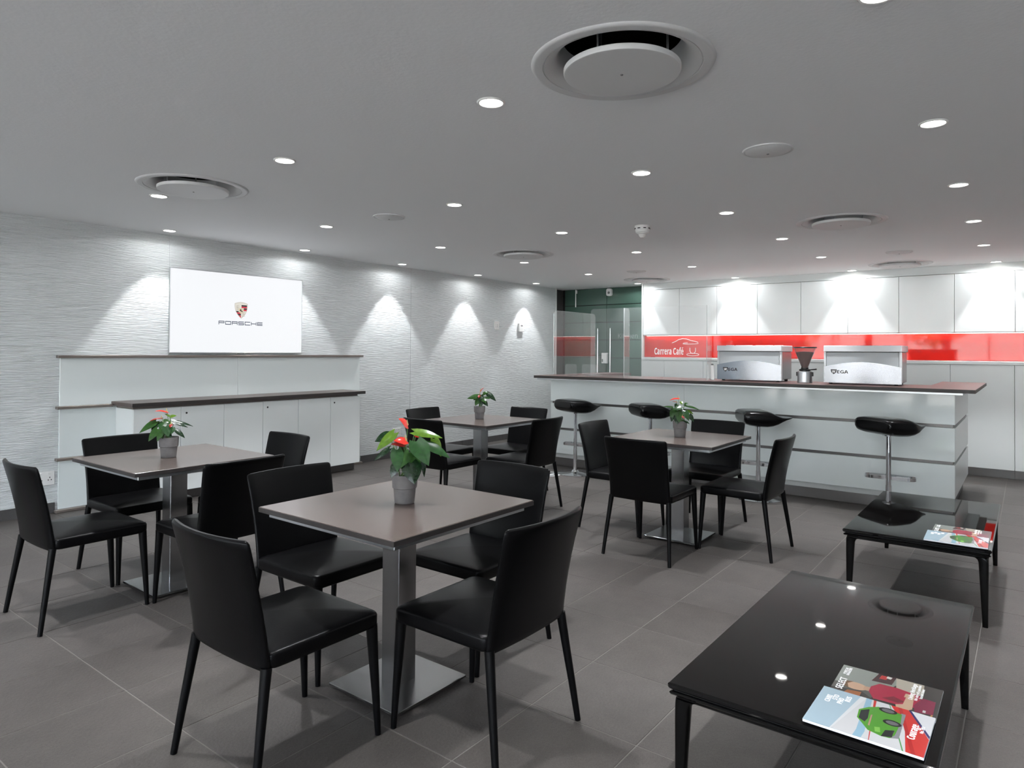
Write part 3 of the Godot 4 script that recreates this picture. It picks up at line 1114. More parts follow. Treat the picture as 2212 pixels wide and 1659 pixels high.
func screens() -> void:
	var y := 1.1
	var h := 0.787
	var t := thing("acrylic_screen", "clear acrylic hygiene screen along the front of the bar", "screen", Vector3(-3.37, y, -6.80))
	var m := MB.new()
	m.prism(rounded(1.44, h, 0.04, [false, true, true, false]), -0.0025, 0.0025)
	m.xf = Transform3D()
	part("front_sheet", m, M.acrylic, t, Vector3(-0.72, 0, 0))
	for x in [-0.286, 0.686]:
		m = MB.new()
		m.xf = Transform3D(Basis(Vector3.UP, PI / 2), Vector3.ZERO)
		m.prism(rounded(0.13, h, 0.05, [false, true, false, false]), -0.0025, 0.0025)
		var fin := part("side_fin", m, M.acrylic, t, Vector3(x, 0, -0.004))
		part("cut_edge", bx(Vector3(0, h / 2, 0.002), Vector3(0.006, h, 0.005)), M.acrylic_edge, fin)
	t = thing("acrylic_screen", "clear acrylic hygiene screen across the left end of the bar", "screen", Vector3(-4.6, y, -6.78))
	m = MB.new()
	m.xf = Transform3D(Basis(Vector3.UP, PI / 2), Vector3.ZERO)
	m.prism(rounded(0.98, h, 0.05, [false, true, true, false]), -0.003, 0.003)
	var sh := part("side_sheet", m, M.acrylic, t)
	part("cut_edge", bx(Vector3(0, h / 2, 0.002), Vector3(0.007, h - 0.06, 0.004)), M.acrylic_edge, sh)
	part("cut_edge", bx(Vector3(0, h, -0.49), Vector3(0.006, 0.003, 0.87)), M.acrylic_edge, sh)
	part("foot_bar", bx(Vector3(0, 0.004, -0.5), Vector3(0.03, 0.008, 0.9), 0.002), M.acrylic, t)
	for k in 2:
		t = thing("brochure_holder", ["small clear acrylic stand on the bar, left of two", "small clear acrylic stand on the bar, right of two"][k], "stand", Vector3(-4.34 + 0.2 * k, y, -6.79 - 0.05 * k), 0.1)
		m = MB.new()
		m.prism(rounded(0.15 + 0.04 * k, 0.14, 0.025, [false, true, true, false]), -0.002, 0.002)
		part("front_sheet", m, M.acrylic, t, Vector3(-0.09, 0, 0.0))
		part("foot", bx(Vector3(0, 0.002, -0.05), Vector3(0.15, 0.004, 0.1), 0.001), M.acrylic, t)
	t = thing("slim_dispenser", "slim white upright dispenser standing beside the left espresso machine", "dispenser", Vector3(-2.652, y, -6.88))
	part("body", bx(Vector3(0, 0.08, 0), Vector3(0.03, 0.16, 0.04), 0.006), M.white_plastic, t)
	part("nozzle", bx(Vector3(0.0, 0.165, 0.01), Vector3(0.018, 0.012, 0.03), 0.003), M.grey_plastic, t)


# ------------------------------------------------------------------ cabinets at the back
func back_cabinets() -> void:
	var edges := [-4.94, -4.325, -3.726, -3.127, -2.529, -1.933, -1.333, -0.733, -0.13, 0.47, 1.07, 1.67, 2.27, 2.87]
	var names := ORD.duplicate()
	names.append_array(["eleventh", "twelfth", "thirteenth"])
	for k in edges.size() - 1:
		var w: float = edges[k + 1] - edges[k]
		var x: float = (edges[k] + edges[k + 1]) / 2
		var t := thing("upper_cabinet", "flat white upper cabinet above the red glass, %s from the left" % names[k], "cabinet", Vector3(x, 1.66, ZB), 0, "white upper cabinets")
		part("carcass", bx(Vector3(0, 0.36, -0.18), Vector3(w - 0.001, 0.718, 0.31), 0.001), M.white_lacquer, t)
		var dr := part("door", bx(Vector3(0, 0.359, -0.01), Vector3(w - 0.005, 0.714, 0.019), 0.0015), M.white_lacquer, t)
		part("finger_pull", bx(Vector3(0, -0.004, -0.012), Vector3(w - 0.03, 0.008, 0.012), 0.001), M.satin_aluminium, dr)
		# tall units below
		var w2: float = w if k > 0 else 0.35
		var x2: float = x if k > 0 else edges[1] - 0.175
		var t2 := thing("lower_cabinet", "flat white base cabinet behind the bar, %s from the left" % names[k], "cabinet", Vector3(x2, 0, ZL), 0, "white base cabinets")
		part("carcass", bx(Vector3(0, 0.685, -0.42), Vector3(w2 - 0.001, 1.17, 0.78), 0.001), M.white_lacquer, t2)
		part("door", bx(Vector3(0, 0.685, -0.01), Vector3(w2 - 0.004, 1.17, 0.019), 0.0015), M.white_lacquer, t2)
		part("kick", bx(Vector3(0, 0.05, -0.30), Vector3(w2 - 0.001, 0.098, 0.5), 0.001), M.kick_steel, t2)
	var fi := struct("trim_1", bx(Vector3(-1.035, 2.432, ZB - 0.19), Vector3(7.81, 0.10, 0.36), 0.001), M.white_lacquer)
	part("end_panel", bx(Vector3(-4.952, 1.7, ZB - 0.17), Vector3(0.02, 1.56, 0.36), 0.001), M.white_lacquer, fi)
	part("end_panel", bx(Vector3(-4.687, 0.64, ZL - 0.42), Vector3(0.02, 1.27, 0.82), 0.001), M.white_lacquer, fi)
	part("end_panel", bx(Vector3(2.89, 1.24, ZL - 0.4), Vector3(0.03, 2.46, 0.85), 0.001), M.white_lacquer, fi)
	var cw := thing("back_worktop", "thin pale worktop above the white base cabinets", "worktop", Vector3(-1.035, 1.272, ZL))
	part("board", bx(Vector3(0.13, 0.018, -0.395), Vector3(7.55, 0.036, 0.84), 0.003), M.white_lacquer, cw)
	# red glass splashback with its strip light
	var rg := thing("red_splashback", "glossy red glass splashback with white cafe lettering", "splashback", Vector3(-4.94, 1.31, ZB - 0.03))
	part("glass_sheet", bx(Vector3(3.905, 0.175, -0.02), Vector3(7.80, 0.348, 0.012), 0.001), M.red_glass, rg)
	var tf := Transform3D(Basis(), Vector3(0.425, 0.092, -0.013))
	text("lettering", "Carrera Café", 0.105, M.ink_white, rg, tf, true, 0.56)
	# line drawing of a car above the words, and a cup
	var car := MB.new()
	var pth := []
	for p in [Vector2(0.33, 0.225), Vector2(0.40, 0.245), Vector2(0.47, 0.275), Vector2(0.55, 0.29), Vector2(0.64, 0.285), Vector2(0.72, 0.262), Vector2(0.80, 0.25), Vector2(0.87, 0.235), Vector2(0.88, 0.215), Vector2(0.80, 0.208), Vector2(0.70, 0.206), Vector2(0.62, 0.206), Vector2(0.56, 0.21), Vector2(0.57, 0.222), Vector2(0.66, 0.226)]:
		pth.append(Vector3(0.48 + (p.x - 0.33) * 0.78, p.y, -0.0125))
	car.tube(pth, 0.0045, 6)
	part("car_outline", car, M.ink_white, rg)
	var cupm := MB.new()
	pth = []
	for p in [Vector2(0.775, 0.15), Vector2(0.775, 0.10), Vector2(0.79, 0.07), Vector2(0.82, 0.06), Vector2(0.85, 0.07), Vector2(0.865, 0.10), Vector2(0.865, 0.15)]:
		pth.append(Vector3(p.x, p.y, -0.0125))
	cupm.tube(pth, 0.005, 6)
	pth = []
	for k in 13:
		var a := TAU * k / 12.0
		pth.append(Vector3(0.82 + cos(a) * 0.10, 0.045 + sin(a) * 0.02, -0.0125))
	cupm.tube(pth, 0.004, 6)
	part("cup_outline", cupm, M.ink_white, rg)
	var st := thing("strip_light", "slim white light strip under the upper cabinets", "strip light", Vector3(-1.035, 1.648, ZB - 0.02))
	part("profile", bx(Vector3(0, 0.004, 0.0), Vector3(7.7, 0.008, 0.022), 0.001), M.white_plastic, st)
	part("light_lens", bx(Vector3(0, -0.002, 0.0), Vector3(7.69, 0.004, 0.016), 0.001), M.strip_glow, st)
	for k in 4:
		var al := AreaLight3D.new()
		al.name = "strip_glow"
		al.area_size = Vector2(1.9, 0.014)
		al.light_energy = 0.12
		al.light_color = Color(1.0, 0.97, 0.94)
		al.position = Vector3(-2.89 + 1.925 * k, -0.006, 0)
		al.rotation_degrees = Vector3(-90, 0, 0)
		al.shadow_enabled = true
		st.add_child(al, true)


func kitchen_wall() -> void:
	# green glass panels with dark joints at the end of the left wall
	var x0 := -6.62
	var x1 := -4.965
	var w := struct("wall_kitchen", bx(Vector3((x0 + x1) / 2 - 0.1, H / 2, ZG - 0.08), Vector3(x1 - x0 + 0.3, H + 0.1, 0.12)), M.joint_black)
	var ys := [0.0, 0.37, 0.675, 0.98, 1.285, 1.59, 1.893, 2.195, H]
	var xs := [x0, -5.765, x1]
	for i in ys.size() - 1:
		for k in 2:
			part("glass_panel", bx(Vector3((xs[k] + xs[k + 1]) / 2, (ys[i] + ys[i + 1]) / 2, ZG - 0.012), Vector3(xs[k + 1] - xs[k] - 0.008, ys[i + 1] - ys[i] - 0.011, 0.016), 0.001), M.green_glass, w)
	var d := struct("wall_recess", bx(Vector3(-6.72, H / 2, -9.95), Vector3(0.1, H + 0.1, 0.44)), M.joint_black)
	for i in ys.size() - 1:
		part("dark_panel", bx(Vector3(-6.664, (ys[i] + ys[i + 1]) / 2, -9.935), Vector3(0.012, ys[i + 1] - ys[i] - 0.004, 0.35), 0.001), M.dark_panel, d)
	var n := ["left", "right"]
	var hx := [-5.905, -5.66]
	for k in 2:
		var t := thing("door_pull", "long upright steel pull bar on the green glass, %s of two" % n[k], "door handle", Vector3(hx[k], 1.0, ZG - 0.004), 0, "door pulls on the green glass")
		var m := MB.new()
		m.tube([Vector3(0, 0.0, 0.06), Vector3(0, 0.79, 0.06)], 0.011, 12)
		part("bar", m, M.chrome, t)
		for y in [0.13, 0.67]:
			m = MB.new()
			m.tube([Vector3(0, y, 0.0), Vector3(0, y, 0.06)], [0.013, 0.013], 12)
			part("standoff", m, M.chrome, t)
	var kt := thing("kitchen_lettering", "grey Kitchen lettering on the green glass", "lettering", Vector3(-5.36, 1.655, ZG - 0.003))
	text("letters", "Kitchen", 0.075, M.ink_grey, kt, Transform3D(Basis(), Vector3(0, 0, 0.001)), false, 1.1)
	var s := thing("paper_dispenser", "white dispenser box on the green glass beside the pull bars", "dispenser", Vector3(-5.78, 1.19, ZG - 0.004))
	part("case", bx(Vector3(0, 0.09, 0.03), Vector3(0.105, 0.18, 0.06), 0.006), M.white_plastic, s)
	part("window_slot", bx(Vector3(-0.03, 0.05, 0.061), Vector3(0.026, 0.05, 0.003), 0.001), M.ink_grey, s)
	s = thing("alarm_sensor", "white motion sensor high on the green glass", "sensor", Vector3(-5.70, 2.34, ZG - 0.004))
	var m := MB.new()
	m.prism(rounded(0.095, 0.125, 0.03), 0.0, 0.05)
	part("housing", m, M.white_plastic, s, Vector3(-0.0475, 0, 0))
	m = MB.new()
	m.xf = Transform3D(Basis(Vector3.RIGHT, PI / 2), Vector3(0, 0.055, 0.05))
	m.lathe([Vector2(0.022, 0.0), Vector2(0.018, 0.008), Vector2(0.0, 0.01)], 16)
	part("sensor_lens", m, M.grey_plastic, s)
	s = thing("door_closer_rod", "thin white rod hanging from the ceiling by the dark recess", "rod", Vector3(-6.37, 2.17, ZG + 0.03))
	m = MB.new()
	m.tube([Vector3(0, 0, 0), Vector3(0, 0.31, 0)], 0.009, 10)
	part("rod", m, M.white_plastic, s)
	part("bracket", bx(Vector3(0, 0.27, -0.02), Vector3(0.03, 0.06, 0.03), 0.004), M.white_plastic, s)


# ------------------------------------------------------------------ tables and chairs
const TABLES := [Vector2(-2.102, -1.960), Vector2(-4.053, -1.974), Vector2(-4.087, -4.819), Vector2(-2.106, -4.818)]


func make_table(label: String, at: Vector2) -> Node3D:
	var t := thing("cafe_table", label, "table", Vector3(at.x, 0, at.y), 0, "square cafe tables")
	part("table_top", bx(Vector3(0, 0.739, 0), Vector3(0.80, 0.022, 0.80), 0.0015), M.table_laminate, t)
	var e := MB.new()
	for s in [-1.0, 1.0]:
		e.box(Vector3(0, 0.7385, s * 0.401), Vector3(0.802, 0.019, 0.002), 0.0003)
		e.box(Vector3(s * 0.401, 0.7385, 0), Vector3(0.002, 0.019, 0.802), 0.0003)
	part("edge_band", e, M.laminate_edge, t)
	part("support_frame", bx(Vector3(0, 0.717, 0), Vector3(0.745, 0.022, 0.745), 0.002), M.satin_aluminium, t)
	part("column", bx(Vector3(0, 0.36, 0), Vector3(0.10, 0.69, 0.10), 0.003), M.brushed_steel, t)
	part("base_plate", bx(Vector3(0, 0.0155, 0), Vector3(0.40, 0.011, 0.40), 0.002), M.brushed_steel, t)
	for sx in [-1.0, 1.0]:
		for sz in [-1.0, 1.0]:
			var f := MB.new()
			f.lathe([Vector2(0.014, 0.0), Vector2(0.014, 0.0105)], 12)
			part("glide", f, M.black_plastic, t, Vector3(sx * 0.16, 0, sz * 0.16))
	return t


# Local axes: the sitter looks along -z; origin on the floor between the feet, rear feet at z = +0.255, front feet at z = -0.255.
func make_chair(label: String) -> Node3D:
	var t := thing("dining_chair", label, "chair", Vector3.ZERO, 0, "black leather dining chairs")
	# seat: rounded slab with a crowned top
	var lev := [[0.393, 0.010, 0.0], [0.398, 0.003, 0.0], [0.408, 0.0, 0.0], [0.436, 0.0, 0.0], [0.444, 0.004, 0.0], [0.449, 0.012, 0.0]]
	var rings := []
	for l in lev:
		rings.append(seat_ring(l[0], l[1], 1.0))
	for k in range(1, 9):
		var f := k / 8.0
		rings.append(seat_ring(0.449 + 0.016 * (1.0 - pow(1.0 - f, 2.0)), 0.012, maxf(1.0 - f, 0.002)))
	var m := MB.new()
	m.loft(rings, true, false)
	part("seat", m, M.black_leather, t)
	# backrest: bowed in plan, leaning back, rounded edges
	var N := 13
	var br := []
	var ts := [0.0, 0.012, 0.06, 0.15, 0.28, 0.42, 0.56, 0.70, 0.83, 0.93, 0.975, 0.993, 1.0]
	for k in ts.size():
		var q: float = ts[k]
		var y := 0.390 + 0.424 * q
		var zc := 0.210 + 0.078 * pow(q, 1.4)         # rear face at the edges
		var hw := 0.2235 + 0.010 * q - 0.006 * sin(PI * q)
		var th := 0.033 - 0.006 * q
		var bow := 0.012 + 0.022 * q
		var pinch := 1.0
		if k == 0:
			pinch = 0.55
		elif k == 1:
			pinch = 0.9
		if q > 0.97:
			pinch = [0.92, 0.66, 0.3][k - (ts.size() - 3)]
			hw -= [0.002, 0.008, 0.016][k - (ts.size() - 3)]
		elif q > 0.92:
			hw -= 0.0005
		var ring := []
		var mid := zc - th / 2
		for j in N:
			var u := -1.0 + 2.0 * j / (N - 1.0)
			u = sin(u * PI / 2 * 0.98) / sin(PI / 2 * 0.98)
			var edge := sqrt(maxf(0.0, 1.0 - pow(absf(u), 14.0)))
			ring.append(Vector3(u * hw, y, mid + bow * (1.0 - u * u) + th / 2 * pinch * (0.25 + 0.75 * edge)))
		for j in N:
			var u := 1.0 - 2.0 * j / (N - 1.0)
			u = sin(u * PI / 2 * 0.98) / sin(PI / 2 * 0.98)
			var edge := sqrt(maxf(0.0, 1.0 - pow(absf(u), 14.0)))
			ring.append(Vector3(u * hw, y, mid + bow * (1.0 - u * u) - th / 2 * pinch * (0.25 + 0.75 * edge)))
		br.append(ring)
	m = MB.new()
	m.grid(br, true, false)
	# close top and bottom with strips
	for e in 2:
		var ring: Array = br[0] if e == 0 else br[-1]
		var rows := [[], []]
		for j in N:
			rows[0].append(ring[j])
			rows[1].append(ring[2 * N - 1 - j])
		m.grid(rows, false, e == 1 or false)
	part("backrest", m, M.black_leather, t)
	for sx in [-1.0, 1.0]:
		m = MB.new()
		m.tube([Vector3(sx * 0.212, 0.402, 0.196), Vector3(sx * 0.222, 0.28, 0.214), Vector3(sx * 0.234, 0.14, 0.235), Vector3(sx * 0.245, 0.0, 0.255)], [0.0175, 0.0155, 0.0135, 0.0115], 10)
		part("leg", m, M.black_leg_leather, t)
		m = MB.new()
		m.tube([Vector3(sx * 0.2065, 0.402, -0.229), Vector3(sx * 0.2105, 0.28, -0.236), Vector3(sx * 0.215, 0.14, -0.245), Vector3(sx * 0.219, 0.0, -0.253)], [0.021, 0.0178, 0.0142, 0.0108], 10)
		part("leg", m, M.black_leg_leather, t)
	return t


func seat_ring(y: float, inset: float, k: float) -> Array:
	var hx := 0.229 - inset
	var zf := -0.252 + inset
	var zr := 0.196 - inset
	var r := 0.03
	var out := []
	var cs := [Vector2(hx - r, zf + r), Vector2(hx - r, zr - r), Vector2(-hx + r, zr - r), Vector2(-hx + r, zf + r)]
	var mid := Vector2(0, (zf + zr) / 2)
	for c in 4:
		for j in 5:
			var a := -PI / 2 + c * PI / 2 + j * PI / 8
			var p: Vector2 = cs[c] + Vector2(cos(a), sin(a)) * r
			p = mid + (p - mid) * k
			out.append(Vector3(p.x, y, p.y))
		# points along the following side
		for j in [1, 2, 3]:
			var a1 := -PI / 2 + (c + 1) * PI / 2
			var p0: Vector2 = cs[c] + Vector2(cos(a1), sin(a1)) * r
			var p1: Vector2 = cs[(c + 1) % 4] + Vector2(cos(a1), sin(a1)) * r
			var p := p0.lerp(p1, j / 4.0)
			p = mid + (p - mid) * k
			out.append(Vector3(p.x, y, p.y))
	return out


func tables_and_chairs() -> void:
	mat("black_leg_leather", srgb(7, 7, 8), 0.4).metallic_specular = 0.26
	var tn := ["nearest table", "table before the sideboard", "far table by the ribbed wall", "table in front of the bar"]
	var proto: Node3D
	var sides := [["front left", Vector2(0, 1), 0.0], ["front right", Vector2(1, 0), PI / 2], ["back left", Vector2(-1, 0), -PI / 2], ["back right", Vector2(0, -1), PI]]
	# how far each chair stands from the table's middle (feet centre), and its small sideways offset
	var out_ := [[0.555, 0.485, 0.50, 0.50], [0.505, 0.49, 0.47, 0.50], [0.49, 0.49, 0.49, 0.49], [0.49, 0.49, 0.49, 0.495]]
	var side_ := [[0.0, -0.02, 0.0, 0.0], [0.005, 0.0, 0.0, 0.0], [0.0, 0.0, 0.0, 0.0], [0.008, 0.008, 0.0, 0.0]]
	for i in 4:
		make_table(["square brown cafe table nearest the camera", "square brown cafe table in front of the sideboard", "square brown cafe table farthest away by the ribbed wall", "square brown cafe table in front of the bar stools"][i], TABLES[i])
		for k in 4:
			var label := "black leather chair at the %s of the %s" % [sides[k][0], tn[i]]
			var dirv: Vector2 = sides[k][1]
			var perp := Vector2(dirv.y, -dirv.x)
			var p: Vector2 = TABLES[i] + dirv * out_[i][k] + perp * side_[i][k]
			var at := Vector3(p.x, 0, p.y)
			if proto == null:
				proto = make_chair(label)
				proto.position = at
				proto.rotation.y = sides[k][2]
			else:
				dup(proto, "dining_chair", label, at, sides[k][2])


# ------------------------------------------------------------------ bar stools
func make_stool(label: String) -> Node3D:
	var t := thing("bar_stool", label, "bar stool", Vector3.ZERO, 0, "black bar stools with chrome posts")
	# seat: thick padded back, thin lip towards -z; sections from back to lip: z, top, bottom, half width
	var prof := [[0.178, -0.032, -0.085, 0.178], [0.174, -0.015, -0.106, 0.196], [0.157, -0.004, -0.128, 0.207], [0.11, 0.0, -0.143, 0.212], [0.04, 0.0, -0.153, 0.213], [-0.04, -0.004, -0.156, 0.212], [-0.09, -0.018, -0.15, 0.205], [-0.14, -0.042, -0.132, 0.19], [-0.18, -0.058, -0.110, 0.17], [-0.22, -0.064, -0.091, 0.15], [-0.265, -0.0645, -0.078, 0.125], [-0.29, -0.0665, -0.0715, 0.09]]
	var rings := []
	for q in prof:
		var l := []
		for k in 28:
			var a := TAU * k / 28.0
			var cx := cos(a)
			var cy := sin(a)
			l.append(Vector3(signf(cx) * pow(absf(cx), 0.42) * q[3], (q[1] + q[2]) / 2 + signf(cy) * pow(absf(cy), 0.48) * (q[1] - q[2]) / 2, q[0]))
		rings.append(l)
	var m := MB.new()
	m.grid(rings, true, true)
	m.poly(rings[0])
	var last: Array = rings[-1].duplicate()
	last.reverse()
	m.poly(last)
	var s := part("seat", m, M.stool_leather, t, Vector3(0, 0.846, 0))
	var ln := []
	for k in 21:
		var x := -0.2 + 0.02 * k
		ln.append(Vector3(x, -0.030, 0.1775 - 0.02 * pow(absf(x) / 0.2, 4.0)))
	m = MB.new()
	m.tube(ln, 0.002, 6)
	part("piping", m, M.stool_leather, s)
	m = MB.new()
	m.lathe([Vector2(0.0235, 0.012), Vector2(0.0235, 0.26), Vector2(0.021, 0.265), Vector2(0.021, 0.68), Vector2(0.05, 0.686), Vector2(0.05, 0.694)], 20)
	part("post", m, M.chrome, t)
	m = MB.new()
	m.lathe([Vector2(0.0, 0.0), Vector2(0.215, 0.0), Vector2(0.218, 0.004), Vector2(0.214, 0.008), Vector2(0.12, 0.013), Vector2(0.045, 0.02), Vector2(0.032, 0.04), Vector2(0.0, 0.042)], 44)
	part("base", m, M.chrome, t)
	# flat chrome foot loop on the bar side of the post
	var path := []
	for k in 12:
		var a := -PI / 2 + PI * k / 11.0
		path.append(Vector3(0.14 + cos(a) * 0.06, 0.32, -0.075 + sin(a) * 0.06))
	for k in 12:
		var a := PI / 2 + PI * k / 11.0
		path.append(Vector3(-0.14 + cos(a) * 0.06, 0.32, -0.075 + sin(a) * 0.06))
	var rows := [[], [], [], []]
	for p in path:
		var c := Vector3(clampf(p.x, -0.14, 0.14), 0.32, -0.075)
		var d: Vector3 = (p - c).normalized()
		rows[0].append(p + d * 0.002 - Vector3(0, 0.014, 0))
		rows[1].append(p + d * 0.002 + Vector3(0, 0.014, 0))
		rows[2].append(p - d * 0.004 + Vector3(0, 0.014, 0))
		rows[3].append(p - d * 0.004 - Vector3(0, 0.014, 0))
	m = MB.new()
	for k in 4:
		m.grid([rows[k], rows[(k + 1) % 4]], true, false)
	part("foot_loop", m, M.chrome, t)
	return t


func stools() -> void:
	var xs := [-4.135, -3.20, -2.07, -0.965]
	var turn := [-27.0, -42.0, -58.0, -38.0]
	var labels := ["black bar stool at the left end of the bar", "black bar stool second from the left, behind the plant", "black bar stool third from the left", "black bar stool at the right end, behind the coffee table"]
	var proto: Node3D
	for k in 4:
		if k == 0:
			proto = make_stool(labels[0])
			proto.position = Vector3(xs[0], 0, -6.55)
			proto.get_node("seat").rotation_degrees.y = turn[0]
		else:
			dup(proto, "bar_stool", labels[k], Vector3(xs[k], 0, -6.55), 0.0).get_node("seat").rotation_degrees.y = turn[k]


# ------------------------------------------------------------------ coffee tables and magazines
func make_coffee_table(label: String) -> Node3D:
	var t := thing("coffee_table", label, "coffee table", Vector3.ZERO, 0, "glossy black coffee tables")
	part("glass_top", bx(Vector3(0, 0.391, 0), Vector3(0.694, 0.018, 1.326), 0.005), M.black_gloss, t)
	part("shadow_gap", bx(Vector3(0, 0.378, 0), Vector3(0.664, 0.008, 1.296), 0.001), M.joint_black, t)
	part("lower_shelf", bx(Vector3(0, 0.369, 0), Vector3(0.688, 0.011, 1.318), 0.005), M.black_gloss, t)
	part("apron", bx(Vector3(0, 0.356, 0), Vector3(0.655, 0.017, 1.285), 0.005), M.black_leg, t)
	for sx in [-1.0, 1.0]:
		for sz in [-1.0, 1.0]:
			var m := MB.new()
			var rings := []
			for q in [[0.0, 0.0125, 0.0], [0.1, 0.0155, 0.002], [0.2, 0.0185, 0.004], [0.29, 0.0215, 0.006], [0.325, 0.0225, 0.007], [0.338, 0.025, 0.0095], [0.346, 0.03, 0.0145], [0.35, 0.037, 0.0215]]:
				var l := []
				for j in 12:
					var a := TAU * j / 12.0
					var c := cos(a)
					var s := sin(a)
					l.append(Vector3(sx * (0.318 - q[2]) + signf(c) * pow(absf(c), 0.6) * q[1], q[0], sz * (0.632 - q[2]) + signf(s) * pow(absf(s), 0.6) * q[1]))
				rings.append(l)
			m.loft(rings)
			part("leg", m, M.black_leg, t)
	return t


func cover_a() -> Image:
	# dark portrait cover: a seated figure in a crimson shirt beside a grey wall
	var im := Image.create(384, 512, false, Image.FORMAT_RGBA8)
	im.fill(srgb(92, 92, 86))
	fill(im, PackedVector2Array([Vector2(150, 0), Vector2(384, 0), Vector2(384, 330), Vector2(210, 330), Vector2(170, 120)]), srgb(150, 156, 148))
	fill(im, PackedVector2Array([Vector2(0, 0), Vector2(70, 0), Vector2(110, 140), Vector2(60, 200), Vector2(0, 180)]), srgb(60, 50, 44))
	fill(im, PackedVector2Array([Vector2(0, 60), Vector2(80, 80), Vector2(96, 150), Vector2(0, 150)]), srgb(176, 106, 60))
	fill(im, PackedVector2Array([Vector2(0, 180), Vector2(384, 330), Vector2(384, 512), Vector2(0, 512)]), srgb(52, 46, 42))
	fill(im, PackedVector2Array([Vector2(230, 300), Vector2(384, 280), Vector2(384, 420), Vector2(250, 430)]), srgb(196, 186, 170))
	fill(im, PackedVector2Array([Vector2(270, 170), Vector2(384, 190), Vector2(384, 280), Vector2(280, 270)]), srgb(70, 30, 34))
	fill(im, PackedVector2Array([Vector2(320, 200), Vector2(372, 206), Vector2(372, 240), Vector2(326, 236)]), srgb(196, 50, 50))
	fill(im, PackedVector2Array([Vector2(350, 232), Vector2(378, 236), Vector2(374, 262), Vector2(346, 256)]), srgb(222, 220, 214))
	var o := PackedVector2Array()
	for k in 24:
		var a := TAU * k / 24.0
		o.append(Vector2(150 + cos(a) * 44, 110 + sin(a) * 58))
	fill(im, o, srgb(216, 176, 146))
	fill(im, PackedVector2Array([Vector2(110, 80), Vector2(120, 48), Vector2(160, 40), Vector2(190, 60), Vector2(196, 90), Vector2(160, 66)]), srgb(120, 86, 58))
	fill(im, PackedVector2Array([Vector2(130, 150), Vector2(176, 150), Vector2(186, 196), Vector2(130, 196)]), srgb(206, 164, 136))
	fill(im, PackedVector2Array([Vector2(60, 214), Vector2(130, 180), Vector2(196, 180), Vector2(256, 214), Vector2(262, 300), Vector2(236, 420), Vector2(90, 430), Vector2(66, 330)]), srgb(186, 28, 66))
	fill(im, PackedVector2Array([Vector2(96, 250), Vector2(150, 300), Vector2(120, 360), Vector2(88, 330)]), srgb(134, 16, 46))
	fill(im, PackedVector2Array([Vector2(24, 330), Vector2(66, 320), Vector2(90, 352), Vector2(180, 356), Vector2(186, 392), Vector2(60, 400), Vector2(28, 380)]), srgb(222, 184, 154))
	fill(im, PackedVector2Array([Vector2(176, 346), Vector2(222, 348), Vector2(228, 392), Vector2(180, 396)]), srgb(222, 184, 154))
	fill(im, PackedVector2Array([Vector2(40, 412), Vector2(110, 400), Vector2(220, 430), Vector2(216, 492), Vector2(60, 494)]), srgb(140, 22, 66))
	fill(im, PackedVector2Array([Vector2(60, 446), Vector2(86, 446), Vector2(86, 460), Vector2(60, 460)]), srgb(230, 226, 224))
	fill(im, PackedVector2Array([Vector2(0, 480), Vector2(60, 486), Vector2(60, 494), Vector2(0, 490)]), srgb(200, 150, 96))
	return im


